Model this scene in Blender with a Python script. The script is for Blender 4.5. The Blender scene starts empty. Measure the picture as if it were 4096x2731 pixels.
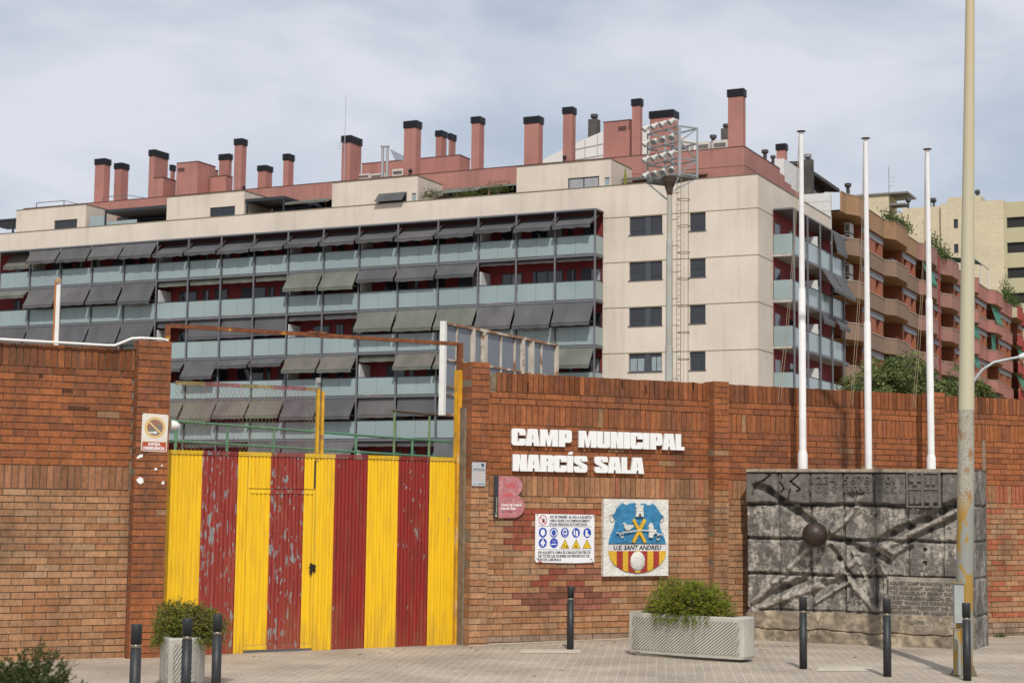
import bpy, bmesh, math, random
from mathutils import Vector as V, Matrix, noise
rnd = random.Random(7)
sc = bpy.context.scene
# ------------------------------------------------------------------ camera
PX = 4096.0; CX, CY, FPX = 2048.0, 1365.5, 6617.84
PIT, ROL = math.radians(5.60886), math.radians(0.70432)
HC = 1.8
CAM = V((0, 0, HC))
_F = V((0, math.cos(PIT), math.sin(PIT))); _R = V((1, 0, 0)); _U = V((0, -math.sin(PIT), math.cos(PIT)))
RR = _R * math.cos(ROL) + _U * math.sin(ROL); UU = _U * math.cos(ROL) - _R * math.sin(ROL); FF = _F
cd = bpy.data.cameras.new('camera'); cam = bpy.data.objects.new('camera', cd); sc.collection.objects.link(cam)
m3 = Matrix((RR, UU, -FF)).transposed(); cam.matrix_world = Matrix.Translation(CAM) @ m3.to_4x4()
cd.sensor_width = 36; cd.lens = FPX / PX * 36; cd.clip_end = 3000; cd.clip_start = .1
cd.dof.use_dof = True; cd.dof.focus_distance = 22.5; cd.dof.aperture_fstop = 4.5
sc.camera = cam
# ------------------------------------------------------------------ light
SUN_EL, SUN_AZ = math.radians(47), math.radians(-3)     # azimuth of the light's travel, from +Y
w = bpy.data.worlds.new('World'); sc.world = w; w.use_nodes = True
nt = w.node_tree; nt.nodes.clear()
def N(nt, t, **k):
    n = nt.nodes.new(t)
    for a, b in k.items(): setattr(n, a, b)
    return n
out = N(nt, 'ShaderNodeOutputWorld'); bg = N(nt, 'ShaderNodeBackground'); bg.inputs[1].default_value = .1
sky = N(nt, 'ShaderNodeTexSky', sky_type='NISHITA', sun_disc=False)
sky.sun_elevation = SUN_EL; sky.sun_rotation = math.radians(180) + SUN_AZ; sky.dust_density = 2.0; sky.air_density = 1.0
tc = N(nt, 'ShaderNodeTexCoord'); mp = N(nt, 'ShaderNodeMapping'); mp.inputs['Scale'].default_value = (2.4, 2.4, 6.8)
mp.inputs['Rotation'].default_value = (0.0, .16, 0); mp.inputs['Location'].default_value = (.3, .1, .55)
n1 = N(nt, 'ShaderNodeTexNoise'); n1.inputs['Scale'].default_value = 2.1; n1.inputs['Detail'].default_value = 6; n1.inputs['Roughness'].default_value = .48
n1.inputs['Distortion'].default_value = .35
rp = N(nt, 'ShaderNodeValToRGB'); rp.color_ramp.elements[0].position = .36; rp.color_ramp.elements[1].position = .60
rp.color_ramp.elements[0].color = (.46, .46, .46, 1); rp.color_ramp.elements[1].color = (1, 1, 1, 1)
mx = N(nt, 'ShaderNodeMixRGB'); mx.inputs[2].default_value = (7.1, 7.4, 8.15, 1)
nt.links.new(tc.outputs['Generated'], mp.inputs[0]); nt.links.new(mp.outputs[0], n1.inputs[0]); nt.links.new(n1.outputs[0], rp.inputs[0])
nt.links.new(rp.outputs[0], mx.inputs[0]); nt.links.new(sky.outputs[0], mx.inputs[1]); nt.links.new(mx.outputs[0], bg.inputs[0]); nt.links.new(bg.outputs[0], out.inputs[0])
sd = bpy.data.lights.new('sun', 'SUN'); sd.energy = 3.3; sd.angle = math.radians(.6); sd.color = (1, .95, .87)
sun = bpy.data.objects.new('sun', sd); sc.collection.objects.link(sun)
ldir = V((math.sin(SUN_AZ) * math.cos(SUN_EL), math.cos(SUN_AZ) * math.cos(SUN_EL), -math.sin(SUN_EL)))
sun.rotation_euler = ldir.to_track_quat('-Z', 'Y').to_euler()
sc.view_settings.view_transform = 'Standard'; sc.view_settings.look = 'None'; sc.view_settings.exposure = 0.0; sc.view_settings.gamma = 1
sc.cycles.use_denoising = True
# ------------------------------------------------------------------ geometry of the place (directions and planes)
AW, BF = math.radians(63.5515), math.radians(63.94313)
WU = V((math.sin(AW), math.cos(AW), 0)); WN = V((math.cos(AW), -math.sin(AW), 0)); ZZ = V((0, 0, 1))
FV = V((-math.sin(BF), math.cos(BF), 0)); FS = V((math.cos(BF), math.sin(BF), 0))
def ray(x, y): return (x - CX) / FPX * RR - (y - CY) / FPX * UU + FF
def onp(x, y, O, n):
    d = ray(x, y); return CAM + d * ((O - CAM).dot(n) / d.dot(n))
def gnd(x, y, z=0.):
    d = ray(x, y); return CAM + d * ((z - HC) / d.z)
def vert(x, y, Y):
    d = ray(x, y); return CAM + d * (Y / d.y)
WO = gnd(1973, 2572)
KP = vert(3032, 1016.3, 95.5213); KP.z = 0
class Fr:
    """a right handed or left handed frame: a along, b outward, c up"""
    def __init__(s, o, ea, eb, ec=ZZ): s.o, s.ea, s.eb, s.ec = V(o), V(ea), V(eb), V(ec)
    def p(s, a, b, c): return s.o + s.ea * a + s.eb * b + s.ec * c
    def ab(s, x, y, b=0):
        q = onp(x, y, s.o + s.eb * b, s.eb) - s.o; return q.dot(s.ea), q.z
WF = Fr(WO, WU, WN)                    # street wall
BFr = Fr(KP, FV, -FS)                  # long facade (a to the left)
SF = Fr(KP, FS, -FV)                   # side facade (a away)
G0 = WO + WU * -4.42 + WN * -.03; G1 = WO + WU * -.45 + WN * -.19
GD = (G1 - G0).normalized(); GF = Fr(G0, GD, V((GD.y, -GD.x, 0)))
WORLD = Fr((0, 0, 0), (1, 0, 0), (0, 1, 0))
def interp(x, xs, ys):
    if x <= xs[0]: return ys[0]
    for i in range(1, len(xs)):
        if x <= xs[i]: return ys[i-1] + (ys[i] - ys[i-1]) * (x - xs[i-1]) / (xs[i] - xs[i-1])
    return ys[-1]
def zg(p):
    d = V((p[0], p[1], 0)) - WO; s = d.dot(WU); n = d.dot(WN)
    b = interp(s, [-20, -5, -1, 2, 4, 8.4, 20], [-.09, -.05, -.02, .01, -.02, -.125, -.16])
    return b * max(0., min(1., 1 - (n - .2) / 2.6))
def gp(x, y):
    q = gnd(x, y, 0)
    for i in range(6): q = gnd(x, y, zg(q))
    return q
# ------------------------------------------------------------------ materials
MATS = {}
def mat(name, col, rough=.75, metal=0., var=.12, vs=3., bump=0., bs=40., spec=.4, attr=False, stretch=None, emit=None, col2=None, thr=(.45, .6), s2=2., trans=0., c2max=1.):
    if name in MATS: return MATS[name]
    m = bpy.data.materials.new(name); m.use_nodes = True; t = m.node_tree; b = t.nodes['Principled BSDF']
    b.inputs['Roughness'].default_value = rough; b.inputs['Metallic'].default_value = metal; b.inputs['Specular IOR Level'].default_value = spec
    g = N(t, 'ShaderNodeNewGeometry'); mp = N(t, 'ShaderNodeMapping')
    if stretch: mp.inputs['Scale'].default_value = stretch
    t.links.new(g.outputs['Position'], mp.inputs[0])
    no = N(t, 'ShaderNodeTexNoise'); no.inputs['Scale'].default_value = vs; no.inputs['Detail'].default_value = 5
    t.links.new(mp.outputs[0], no.inputs[0])
    mr = N(t, 'ShaderNodeMapRange'); mr.inputs[1].default_value = .3; mr.inputs[2].default_value = .7
    mr.inputs[3].default_value = 1 - var; mr.inputs[4].default_value = 1 + var; t.links.new(no.outputs[0], mr.inputs[0])
    if attr:
        a = N(t, 'ShaderNodeAttribute', attribute_name='col'); src = a.outputs[0]
    else:
        a = N(t, 'ShaderNodeRGB'); a.outputs[0].default_value = (*col, 1); src = a.outputs[0]
    if col2:
        n2 = N(t, 'ShaderNodeTexNoise'); n2.inputs['Scale'].default_value = s2; n2.inputs['Detail'].default_value = 6; t.links.new(mp.outputs[0], n2.inputs[0])
        r2 = N(t, 'ShaderNodeMapRange'); r2.inputs[1].default_value, r2.inputs[2].default_value = thr; r2.inputs[4].default_value = c2max; t.links.new(n2.outputs[0], r2.inputs[0])
        x2 = N(t, 'ShaderNodeMixRGB'); t.links.new(r2.outputs[0], x2.inputs[0]); t.links.new(src, x2.inputs[1]); x2.inputs[2].default_value = (*col2, 1); src = x2.outputs[0]
    mu = N(t, 'ShaderNodeVectorMath', operation='SCALE'); t.links.new(src, mu.inputs[0]); t.links.new(mr.outputs[0], mu.inputs['Scale'])
    t.links.new(mu.outputs[0], b.inputs['Base Color'])
    if trans: b.inputs['Transmission Weight'].default_value = trans
    if bump:
        nb = N(t, 'ShaderNodeTexNoise'); nb.inputs['Scale'].default_value = bs; nb.inputs['Detail'].default_value = 4; t.links.new(mp.outputs[0], nb.inputs[0])
        bu = N(t, 'ShaderNodeBump'); bu.inputs['Strength'].default_value = bump; bu.inputs['Distance'].default_value = .02
        t.links.new(nb.outputs[0], bu.inputs['Height']); t.links.new(bu.outputs[0], b.inputs['Normal'])
    MATS[name] = m; return m
def brick_mat(name, c1, c2, mort, bw, bh, ms, axis=(FV + FS), rough=.8, mult=.1, offs=.5):
    """brick pattern on facades in world metres: u = p.axis, v = z"""
    m = bpy.data.materials.new(name); m.use_nodes = True; t = m.node_tree; b = t.nodes['Principled BSDF']; b.inputs['Roughness'].default_value = rough
    g = N(t, 'ShaderNodeNewGeometry'); d = N(t, 'ShaderNodeVectorMath', operation='DOT_PRODUCT'); d.inputs[1].default_value = axis
    t.links.new(g.outputs['Position'], d.inputs[0]); sx = N(t, 'ShaderNodeSeparateXYZ'); t.links.new(g.outputs['Position'], sx.inputs[0])
    c = N(t, 'ShaderNodeCombineXYZ'); t.links.new(d.outputs['Value'], c.inputs[0]); t.links.new(sx.outputs[2], c.inputs[1])
    br = N(t, 'ShaderNodeTexBrick'); br.inputs['Color1'].default_value = (*c1, 1); br.inputs['Color2'].default_value = (*c2, 1); br.inputs['Mortar'].default_value = (*mort, 1)
    br.inputs['Scale'].default_value = 1; br.inputs['Brick Width'].default_value = bw; br.inputs['Row Height'].default_value = bh; br.inputs['Mortar Size'].default_value = ms
    br.inputs['Mortar Smooth'].default_value = .3; t.links.new(c.outputs[0], br.inputs[0])
    no = N(t, 'ShaderNodeTexNoise'); no.inputs['Scale'].default_value = .35; no.inputs['Detail'].default_value = 5; t.links.new(g.outputs['Position'], no.inputs[0])
    mr = N(t, 'ShaderNodeMapRange'); mr.inputs[1].default_value = .3; mr.inputs[2].default_value = .7; mr.inputs[3].default_value = 1 - mult; mr.inputs[4].default_value = 1 + mult
    t.links.new(no.outputs[0], mr.inputs[0]); mu = N(t, 'ShaderNodeVectorMath', operation='SCALE'); t.links.new(br.outputs[0], mu.inputs[0]); t.links.new(mr.outputs[0], mu.inputs['Scale'])
    ms_ = N(t, 'ShaderNodeMapping'); ms_.inputs['Scale'].default_value = (1.3, 1.3, .09); t.links.new(g.outputs['Position'], ms_.inputs[0]); ns = N(t, 'ShaderNodeTexNoise'); ns.inputs['Scale'].default_value = 1.6; ns.inputs['Detail'].default_value = 6; t.links.new(ms_.outputs[0], ns.inputs[0])
    rs_ = N(t, 'ShaderNodeMapRange'); rs_.inputs[1].default_value = .5; rs_.inputs[2].default_value = .75; rs_.inputs[3].default_value = 1; rs_.inputs[4].default_value = 1 - mult * 1.6; t.links.new(ns.outputs[0], rs_.inputs[0])
    m2_ = N(t, 'ShaderNodeVectorMath', operation='SCALE'); t.links.new(mu.outputs[0], m2_.inputs[0]); t.links.new(rs_.outputs[0], m2_.inputs['Scale'])
    t.links.new(m2_.outputs[0], b.inputs['Base Color']); MATS[name] = m; return m
# ------------------------------------------------------------------ mesh builder
ORG = {}
COL = sc.collection
class MB:
    def __init__(s): s.v = []; s.f = []; s.mi = []; s.c = []; s.m = 0; s.col = (1, 1, 1)
    def vs(s, pts):
        n = len(s.v); s.v += [V(p) for p in pts]; s.c += [s.col] * len(pts); return n
    def face(s, idx): s.f.append(tuple(idx)); s.mi.append(s.m)
    def quad(s, *p): n = s.vs(p); s.face(range(n, n + len(p))); return s
    def box(s, fr, a0, a1, b0, b1, c0, c1):
        n = s.vs([fr.p(a, b, c) for c in (c0, c1) for b in (b0, b1) for a in (a0, a1)])
        for q in ((0, 2, 3, 1), (4, 5, 7, 6), (0, 1, 5, 4), (2, 6, 7, 3), (0, 4, 6, 2), (1, 3, 7, 5)): s.face([n + i for i in q])
        return s
    def bar(s, p, q, w, h=None, up=ZZ):
        h = h or w; p, q = V(p), V(q); d = (q - p).normalized(); x = d.cross(up)
        if x.length < 1e-4: x = d.cross(V((1, 0, 0)))
        x.normalize(); y = x.cross(d)
        n = s.vs([e + x * i * w / 2 + y * j * h / 2 for e in (p, q) for i, j in ((-1, -1), (1, -1), (1, 1), (-1, 1))])
        for k in ((3, 2, 1, 0), (4, 5, 6, 7), (0, 1, 5, 4), (1, 2, 6, 5), (2, 3, 7, 6), (3, 0, 4, 7)): s.face([n + i for i in k])
        return s
    def tube(s, pts, r, seg=8, cap=True):
        pts = [V(p) for p in pts]; rs = r if isinstance(r, (list, tuple)) else [r] * len(pts); rings = []
        for i, p in enumerate(pts):
            d = (pts[min(i + 1, len(pts) - 1)] - pts[max(i - 1, 0)]).normalized(); x = d.cross(ZZ)
            if x.length < .05: x = d.cross(V((0, 1, 0)))
            x.normalize(); y = d.cross(x)
            rings.append(s.vs([p + (x * math.cos(2 * math.pi * k / seg) + y * math.sin(2 * math.pi * k / seg)) * rs[i] for k in range(seg)]))
        for a, b in zip(rings, rings[1:]):
            for k in range(seg): s.face((a + k, a + (k + 1) % seg, b + (k + 1) % seg, b + k))
        if cap: s.face([rings[0] + k for k in range(seg)]); s.face([rings[-1] + k for k in range(seg)][::-1])
        return s
    def prism(s, fr, poly, b0, b1):
        """poly of (a,c) extruded from b0 to b1"""
        k = len(poly); n = s.vs([fr.p(a, b0, c) for a, c in poly]); o = s.vs([fr.p(a, b1, c) for a, c in poly])
        s.face(range(n, n + k)); s.face(range(o, o + k))
        for i in range(k): j = (i + 1) % k; s.face((n + i, n + j, o + j, o + i))
        return s
    def plan(s, fr, poly, c0, c1):
        k = len(poly); n = s.vs([fr.p(a, b, c0) for a, b in poly]); o = s.vs([fr.p(a, b, c1) for a, b in poly])
        s.face(range(n, n + k)); s.face(range(o, o + k))
        for i in range(k): j = (i + 1) % k; s.face((n + i, n + j, o + j, o + i))
        return s
    def ball(s, c, r, ny=10, nx=16, sc3=(1, 1, 1)):
        c = V(c); rows = []
        for i in range(1, ny):
            t = math.pi * i / ny
            rows.append(s.vs([c + V((r * sc3[0] * math.sin(t) * math.cos(2 * math.pi * k / nx), r * sc3[1] * math.sin(t) * math.sin(2 * math.pi * k / nx), r * sc3[2] * math.cos(t))) for k in range(nx)]))
        a = s.vs([c + V((0, 0, r * sc3[2])), c - V((0, 0, r * sc3[2]))])
        for p, q in zip(rows, rows[1:]):
            for k in range(nx): s.face((p + k, q + k, q + (k + 1) % nx, p + (k + 1) % nx))
        for k in range(nx): s.face((a, rows[0] + k, rows[0] + (k + 1) % nx)); s.face((a + 1, rows[-1] + (k + 1) % nx, rows[-1] + k))
        return s
    def build(s, name, mats, parent=None, loc=None, smooth=False, fix=True, attr=False):
        if not isinstance(mats, (list, tuple)): mats = [mats]
        L = ORG[parent.name] if parent is not None else (V(loc) if loc is not None else V((0, 0, 0)))
        me = bpy.data.meshes.new(name); me.from_pydata([v - L for v in s.v], [], s.f)
        for m in mats: me.materials.append(m)
        if len(mats) > 1: me.polygons.foreach_set('material_index', s.mi)
        if attr:
            at = me.color_attributes.new('col', 'FLOAT_COLOR', 'POINT'); at.data.foreach_set('color', [x for c in s.c for x in (*c, 1)])
        if fix:
            bm = bmesh.new(); bm.from_mesh(me); bmesh.ops.recalc_face_normals(bm, faces=bm.faces[:]); bm.to_mesh(me); bm.free()
        if smooth: me.polygons.foreach_set('use_smooth', [True] * len(me.polygons)); me.set_sharp_from_angle(angle=math.radians(38))
        o = bpy.data.objects.new(name, me); COL.objects.link(o)
        if parent is not None: o.parent = parent; ORG[o.name] = L
        else: o.location = L; ORG[o.name] = L
        return o
def tag(o, label=None, cat=None, group=None, kind=None):
    if label: o['label'] = label
    if cat: o['category'] = cat
    if group: o['group'] = group
    if kind: o['kind'] = kind
    return o
def thing(name, loc, label, cat, group=None, kind=None):
    o = bpy.data.objects.new(name, None); COL.objects.link(o); o.location = V(loc); o.empty_display_size = .3; ORG[o.name] = V(loc)
    return tag(o, label, cat, group, kind)
def dup(root, loc, label=None, rotz=None, scale=None):
    r = root.copy(); COL.objects.link(r); r.location = V(loc); ORG[r.name] = V(loc)
    if rotz is not None: r.rotation_euler = (0, 0, rotz)
    if scale: r.scale = scale
    if label: r['label'] = label
    for ch in list(root.children):
        c = ch.copy(); COL.objects.link(c); c.parent = r
        for g in list(ch.children):
            d = g.copy(); COL.objects.link(d); d.parent = c
    return r
def curve_mesh(make):
    """evaluate a temporary curve object and return verts, faces"""
    cu = make(); o = bpy.data.objects.new('tmp', cu); COL.objects.link(o); bpy.context.view_layer.update()
    e = o.evaluated_get(bpy.context.evaluated_depsgraph_get()); me = e.to_mesh()
    vs = [v.co.copy() for v in me.vertices]; fs = [tuple(p.vertices) for p in me.polygons]; e.to_mesh_clear()
    bpy.data.objects.remove(o); bpy.data.curves.remove(cu); return vs, fs
_tx = {}
def text(mb, fr, s, a0, a1, c0, c1, b0, depth, bold=0., shear=0., mirror=False):
    """set text s in the box a0..a1 (along), c0..c1 (capital height)"""
    key = (s, bold, shear)
    if key not in _tx:
        def mk():
            cu = bpy.data.curves.new('t', 'FONT'); cu.body = s; cu.size = 1; cu.extrude = .5; cu.offset = bold; cu.shear = shear; cu.resolution_u = 2; cu.fill_mode = 'FRONT' if False else 'BOTH'
            return cu
        _tx[key] = curve_mesh(mk)
    vs, fs = _tx[key]; x0 = min(v.x for v in vs); x1 = max(v.x for v in vs)
    cap = .70
    n = mb.vs([fr.p(a0 + ((x1 - v.x) if mirror else (v.x - x0)) / (x1 - x0) * (a1 - a0), b0 + (v.z + .5) * depth, c0 + v.y / cap * (c1 - c0)) for v in vs])
    for f in fs: mb.face([n + i for i in f])
def fillet(pts):
    o = []; k = len(pts)
    for i, p in enumerate(pts):
        r = p[2] if len(p) > 2 else 0; P = V((p[0], p[1], 0))
        if not r: o.append((p[0], p[1])); continue
        A = V((*pts[i-1][:2], 0)); B = V((*pts[(i + 1) % k][:2], 0)); u1 = (A - P); u2 = (B - P); rr = min(r, u1.length * .49, u2.length * .49)
        p1 = P + u1.normalized() * rr; p2 = P + u2.normalized() * rr
        for t in range(5):
            t /= 4; q = p1 * (1 - t) ** 2 + P * 2 * t * (1 - t) + p2 * t * t; o.append((q.x, q.y))
    return o
def loops_mesh(mb, fr, loops, tr, b0, b1):
    """filled outline with holes; loops in 2D, tr maps to (a,c)"""
    def mk():
        cu = bpy.data.curves.new('p', 'CURVE'); cu.dimensions = '2D'; cu.fill_mode = 'BOTH'; cu.extrude = .5
        for l in loops:
            sp = cu.splines.new('POLY'); sp.points.add(len(l) - 1); sp.use_cyclic_u = True
            for i, p in enumerate(l): sp.points[i].co = (p[0], p[1], 0, 1)
        return cu
    vs, fs = curve_mesh(mk)
    n = mb.vs([fr.p(*(lambda q: (q[0], b0 + (v.z + .5) * (b1 - b0), q[1]))(tr(v.x, v.y))) for v in vs])
    for f in fs: mb.face([n + i for i in f])
def disc(cx, cy, rx, ry=None, k=28): return [(cx + rx * math.cos(2 * math.pi * i / k), cy + (ry or rx) * math.sin(2 * math.pi * i / k)) for i in range(k)]
ident = lambda x, y: (x, y)
exec_order = []
# ================================================================== GROUND
def paver_mat():
    m = bpy.data.materials.new('pavers'); m.use_nodes = True; t = m.node_tree; b = t.nodes['Principled BSDF']; b.inputs['Roughness'].default_value = .85
    g = N(t, 'ShaderNodeNewGeometry'); mp = N(t, 'ShaderNodeMapping'); mp.inputs['Rotation'].default_value = (0, 0, math.radians(90 + 5.1 - 180))
    n0 = N(t, 'ShaderNodeTexNoise'); n0.inputs['Scale'].default_value = 3.5; n0.inputs['Detail'].default_value = 2
    sub = N(t, 'ShaderNodeVectorMath', operation='MULTIPLY_ADD'); sub.inputs[1].default_value = (.035, .035, 0)
    t.links.new(g.outputs['Position'], n0.inputs[0]); t.links.new(n0.outputs['Color'], sub.inputs[0]); t.links.new(g.outputs['Position'], sub.inputs[2]); t.links.new(sub.outputs[0], mp.inputs[0])
    br = N(t, 'ShaderNodeTexBrick'); br.inputs['Scale'].default_value = 1; br.inputs['Brick Width'].default_value = .2; br.inputs['Row Height'].default_value = .1035
    br.inputs['Mortar Size'].default_value = .0068; br.inputs['Mortar Smooth'].default_value = .25; br.inputs['Bias'].default_value = 0
    br.inputs['Color1'].default_value = (.385, .325, .26, 1); br.inputs['Color2'].default_value = (.335, .287, .235, 1); br.inputs['Mortar'].default_value = (.50, .43, .33, 1)
    t.links.new(mp.outputs[0], br.inputs[0])
    n1 = N(t, 'ShaderNodeTexNoise'); n1.inputs['Scale'].default_value = .9; n1.inputs['Detail'].default_value = 7; t.links.new(g.outputs['Position'], n1.inputs[0])
    n2 = N(t, 'ShaderNodeTexNoise'); n2.inputs['Scale'].default_value = 45; n2.inputs['Detail'].default_value = 3; t.links.new(g.outputs['Position'], n2.inputs[0])
    r = N(t, 'ShaderNodeMapRange'); r.inputs[1].default_value = .35; r.inputs[2].default_value = .7; r.inputs[3].default_value = .76; r.inputs[4].default_value = 1.13; t.links.new(n1.outputs[0], r.inputs[0])
    r2 = N(t, 'ShaderNodeMapRange'); r2.inputs[1].default_value = .3; r2.inputs[2].default_value = .7; r2.inputs[3].default_value = .9; r2.inputs[4].default_value = 1.08; t.links.new(n2.outputs[0], r2.inputs[0])
    mm = N(t, 'ShaderNodeMath', operation='MULTIPLY'); t.links.new(r.outputs[0], mm.inputs[0]); t.links.new(r2.outputs[0], mm.inputs[1])
    # sand drifting over the joints and pavers
    n3 = N(t, 'ShaderNodeTexNoise'); n3.inputs['Scale'].default_value = 2.4; n3.inputs['Detail'].default_value = 8; t.links.new(g.outputs['Position'], n3.inputs[0])
    r3 = N(t, 'ShaderNodeMapRange'); r3.inputs[1].default_value = .5; r3.inputs[2].default_value = .72; r3.inputs[3].default_value = 0; r3.inputs[4].default_value = .7; t.links.new(n3.outputs[0], r3.inputs[0])
    mx = N(t, 'ShaderNodeMixRGB'); mx.inputs[2].default_value = (.42, .36, .275, 1); t.links.new(r3.outputs[0], mx.inputs[0]); t.links.new(br.outputs[0], mx.inputs[1])
    vo = N(t, 'ShaderNodeTexVoronoi'); vo.inputs['Scale'].default_value = 1.9; t.links.new(g.outputs['Position'], vo.inputs[0]); rv = N(t, 'ShaderNodeMapRange'); rv.inputs[1].default_value = .02; rv.inputs[2].default_value = .045; rv.inputs[3].default_value = .45; rv.inputs[4].default_value = 0; t.links.new(vo.outputs['Distance'], rv.inputs[0])
    mg = N(t, 'ShaderNodeMixRGB'); mg.inputs[2].default_value = (.12, .105, .09, 1); t.links.new(rv.outputs[0], mg.inputs[0]); t.links.new(mx.outputs[0], mg.inputs[1]); mx = mg
    mu = N(t, 'ShaderNodeVectorMath', operation='SCALE'); t.links.new(mx.outputs[0], mu.inputs[0]); t.links.new(mm.outputs[0], mu.inputs['Scale']); t.links.new(mu.outputs[0], b.inputs['Base Color'])
    bu = N(t, 'ShaderNodeBump'); bu.inputs['Strength'].default_value = .5; bu.inputs['Distance'].default_value = .006; t.links.new(br.outputs['Fac'], bu.inputs['Height']); bu.invert = True
    t.links.new(bu.outputs[0], b.inputs['Normal']); return m
mb = MB(); xs = [-60, -30, -15] + [-12 + .6 * i for i in range(41)] + [15, 30, 60]
ys = [9.5, 12] + [13 + .5 * i for i in range(36)]
for y in ys:
    for x in xs: mb.vs([(x, y, zg((x, y)))])
nx = len(xs)
for j in range(len(ys) - 1):
    for i in range(nx - 1): k = j * nx + i; mb.face((k, k + 1, k + nx + 1, k + nx))
tag(mb.build('pavement', paver_mat(), fix=False, smooth=True), kind='structure')
mb = MB(); S = 1500
mb.quad((-S, -S, -.3), (S, -S, -.3), (S, S * 1.5, -.3), (-S, S * 1.5, -.3))
tag(mb.build('ground', mat('dirt', (.25, .21, .16), .95, var=.2, vs=.3)), kind='structure')
mb = MB(); mb.quad((-80, -6, -.13), (80, -6, -.13), (80, 9.35, -.13), (-80, 9.35, -.13))
tag(mb.build('road', mat('asphalt', (.06, .06, .062), .9, var=.15, vs=4, bump=.2)), kind='structure')
mb = MB(); mb.box(WORLD, -60, 60, 9.35, 9.5, -.3, .004)
tag(mb.build('kerb', mat('kerbstone', (.36, .35, .33), .85)), kind='structure')
mb = MB()
def patch(x0, y0, x1, y1):                     # pale concrete strips let into the pavers
    q = [gp(x0, y1), gp(x1, y1), gp(x1 + 8, y0), gp(x0 + 14, y0)]
    mb.quad(*[V((p.x, p.y, p.z + .004)) for p in q])
patch(2072, 2597, 2318, 2612); patch(3262, 2668, 3480, 2684)
tag(mb.build('concrete_strips', mat('pale_concrete', (.47, .42, .34), .9, var=.12, vs=9)), kind='structure')
# ================================================================== STREET WALL
BRK = mat('brick', (1, 1, 1), .85, var=.2, vs=24, bump=.5, bs=50, attr=True, spec=.2, stretch=(1, 1, .45), col2=(.085, .052, .036), thr=(.48, .78), s2=2.2, c2max=.72)
MORT = mat('mortar', (.20, .155, .11), .95, var=.25, vs=10, bump=.5, bs=70)
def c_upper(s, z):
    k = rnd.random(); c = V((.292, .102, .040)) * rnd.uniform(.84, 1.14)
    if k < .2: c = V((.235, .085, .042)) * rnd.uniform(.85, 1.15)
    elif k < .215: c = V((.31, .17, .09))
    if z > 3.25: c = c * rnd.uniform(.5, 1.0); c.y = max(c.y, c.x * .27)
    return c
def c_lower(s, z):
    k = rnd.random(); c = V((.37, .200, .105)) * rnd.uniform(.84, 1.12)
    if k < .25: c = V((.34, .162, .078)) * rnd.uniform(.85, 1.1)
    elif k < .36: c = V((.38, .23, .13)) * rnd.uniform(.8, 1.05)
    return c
def c_right_low(s, z):
    c = c_lower(s, z)
    def blob(cs, cz, rs, rz): return ((s - cs) / rs) ** 2 + ((z - cz) / rz) ** 2 < 1
    if blob(.35, 1.5, .45, .3) and s > .25 and rnd.random() < .75: c = V((.29, .085, .048)) * rnd.uniform(.75, 1.1)
    if 1.6 < z < 1.76 and .4 < s < 1.55 and rnd.random() < .7: c = V((.30, .075, .042))
    if blob(1.0, .72, .42, .2) and rnd.random() < .7: c = V((.27, .07, .042))
    if blob(1.05, .55, .75, .16): c = V((.22, .085, .055)) * rnd.uniform(.7, 1.4)
    if blob(1.3, .88, .35, .12): c = V((.36, .15, .09)) * rnd.uniform(.6, 1.1)
    if s > 7.4 and rnd.random() < .3 + .3 * (z > 1.9): c = V((.36, .12, .06)) * rnd.uniform(.85, 1.15)
    if z < .1: c = V((.32, .22, .16)) * rnd.uniform(.6, 1.1)
    return c
def c_band(s, z):
    c = V((.35, .175, .088)) * rnd.uniform(.72, 1.15)
    if rnd.random() < .25: c = V((.36, .135, .07))
    if s > 7.9 and rnd.random() < .7: c = V((.34, .11, .058))
    return c
def c_bandL(s, z): return V((.27, .125, .065)) * rnd.uniform(.75, 1.25)
def onebrick(mb, fr, a0, a1, c0, c1, b, col, depth=.05):
    j = .0056; db = rnd.uniform(-.004, .003)
    if rnd.random() < .05: db -= .006
    mb.col = tuple(col)
    e = [rnd.uniform(-.0016, .0016) for _ in range(4)]
    n = len(mb.v); mb.box(fr, a0 + j + e[0], a1 - j + e[1], b - depth, b + db, c0 + j + e[2], c1 - j * .8 + e[3])
def spans(s0, s1, wdt, off):
    k = math.floor((s0 - off) / wdt); a = off + k * wdt
    while a < s1 - .012:
        lo, hi = max(a, s0), min(a + wdt, s1)
        if hi - lo > .03: yield lo, hi
        a += wdt
HOLES = []
def stretch(mb, fr, s0, s1, z0, n, pitch, b, cf, phase=0., skip=()):
    for i in range(n):
        o = (.134 if i % 2 else 0) + phase
        for lo, hi in spans(s0, s1, .2685, o):
            zc = z0 + (i + .5) * pitch
            if any(x0 < (lo + hi) / 2 < x1 and y0 < zc < y1 for x0, x1, y0, y1 in skip): continue
            onebrick(mb, fr, lo, hi, z0 + i * pitch, z0 + (i + 1) * pitch, b, cf((lo + hi) / 2, zc))
def soldier(mb, fr, s0, s1, z0, z1, b, cf, wdt=.0795, ragged=0.):
    for lo, hi in spans(s0, s1, wdt, rnd.uniform(0, .07)):
        onebrick(mb, fr, lo, hi, z0, z1 + rnd.uniform(-ragged, ragged * .3), b, cf((lo + hi) / 2, (z0 + z1) / 2))
def decay(mb, fr, a, c, wd, n, b):          # perforations laid open in a broken brick
    mb.col = (.035, .02, .012)
    for i in range(n):
        x = a + wd * i / n; mb.prism(fr, [(x, c - .02), (x + wd / n * .5, c - .02), (x + wd / n * .65, c + rnd.uniform(.008, .02)), (x + .002, c + .018)], b - .002, b + .0045)
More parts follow.
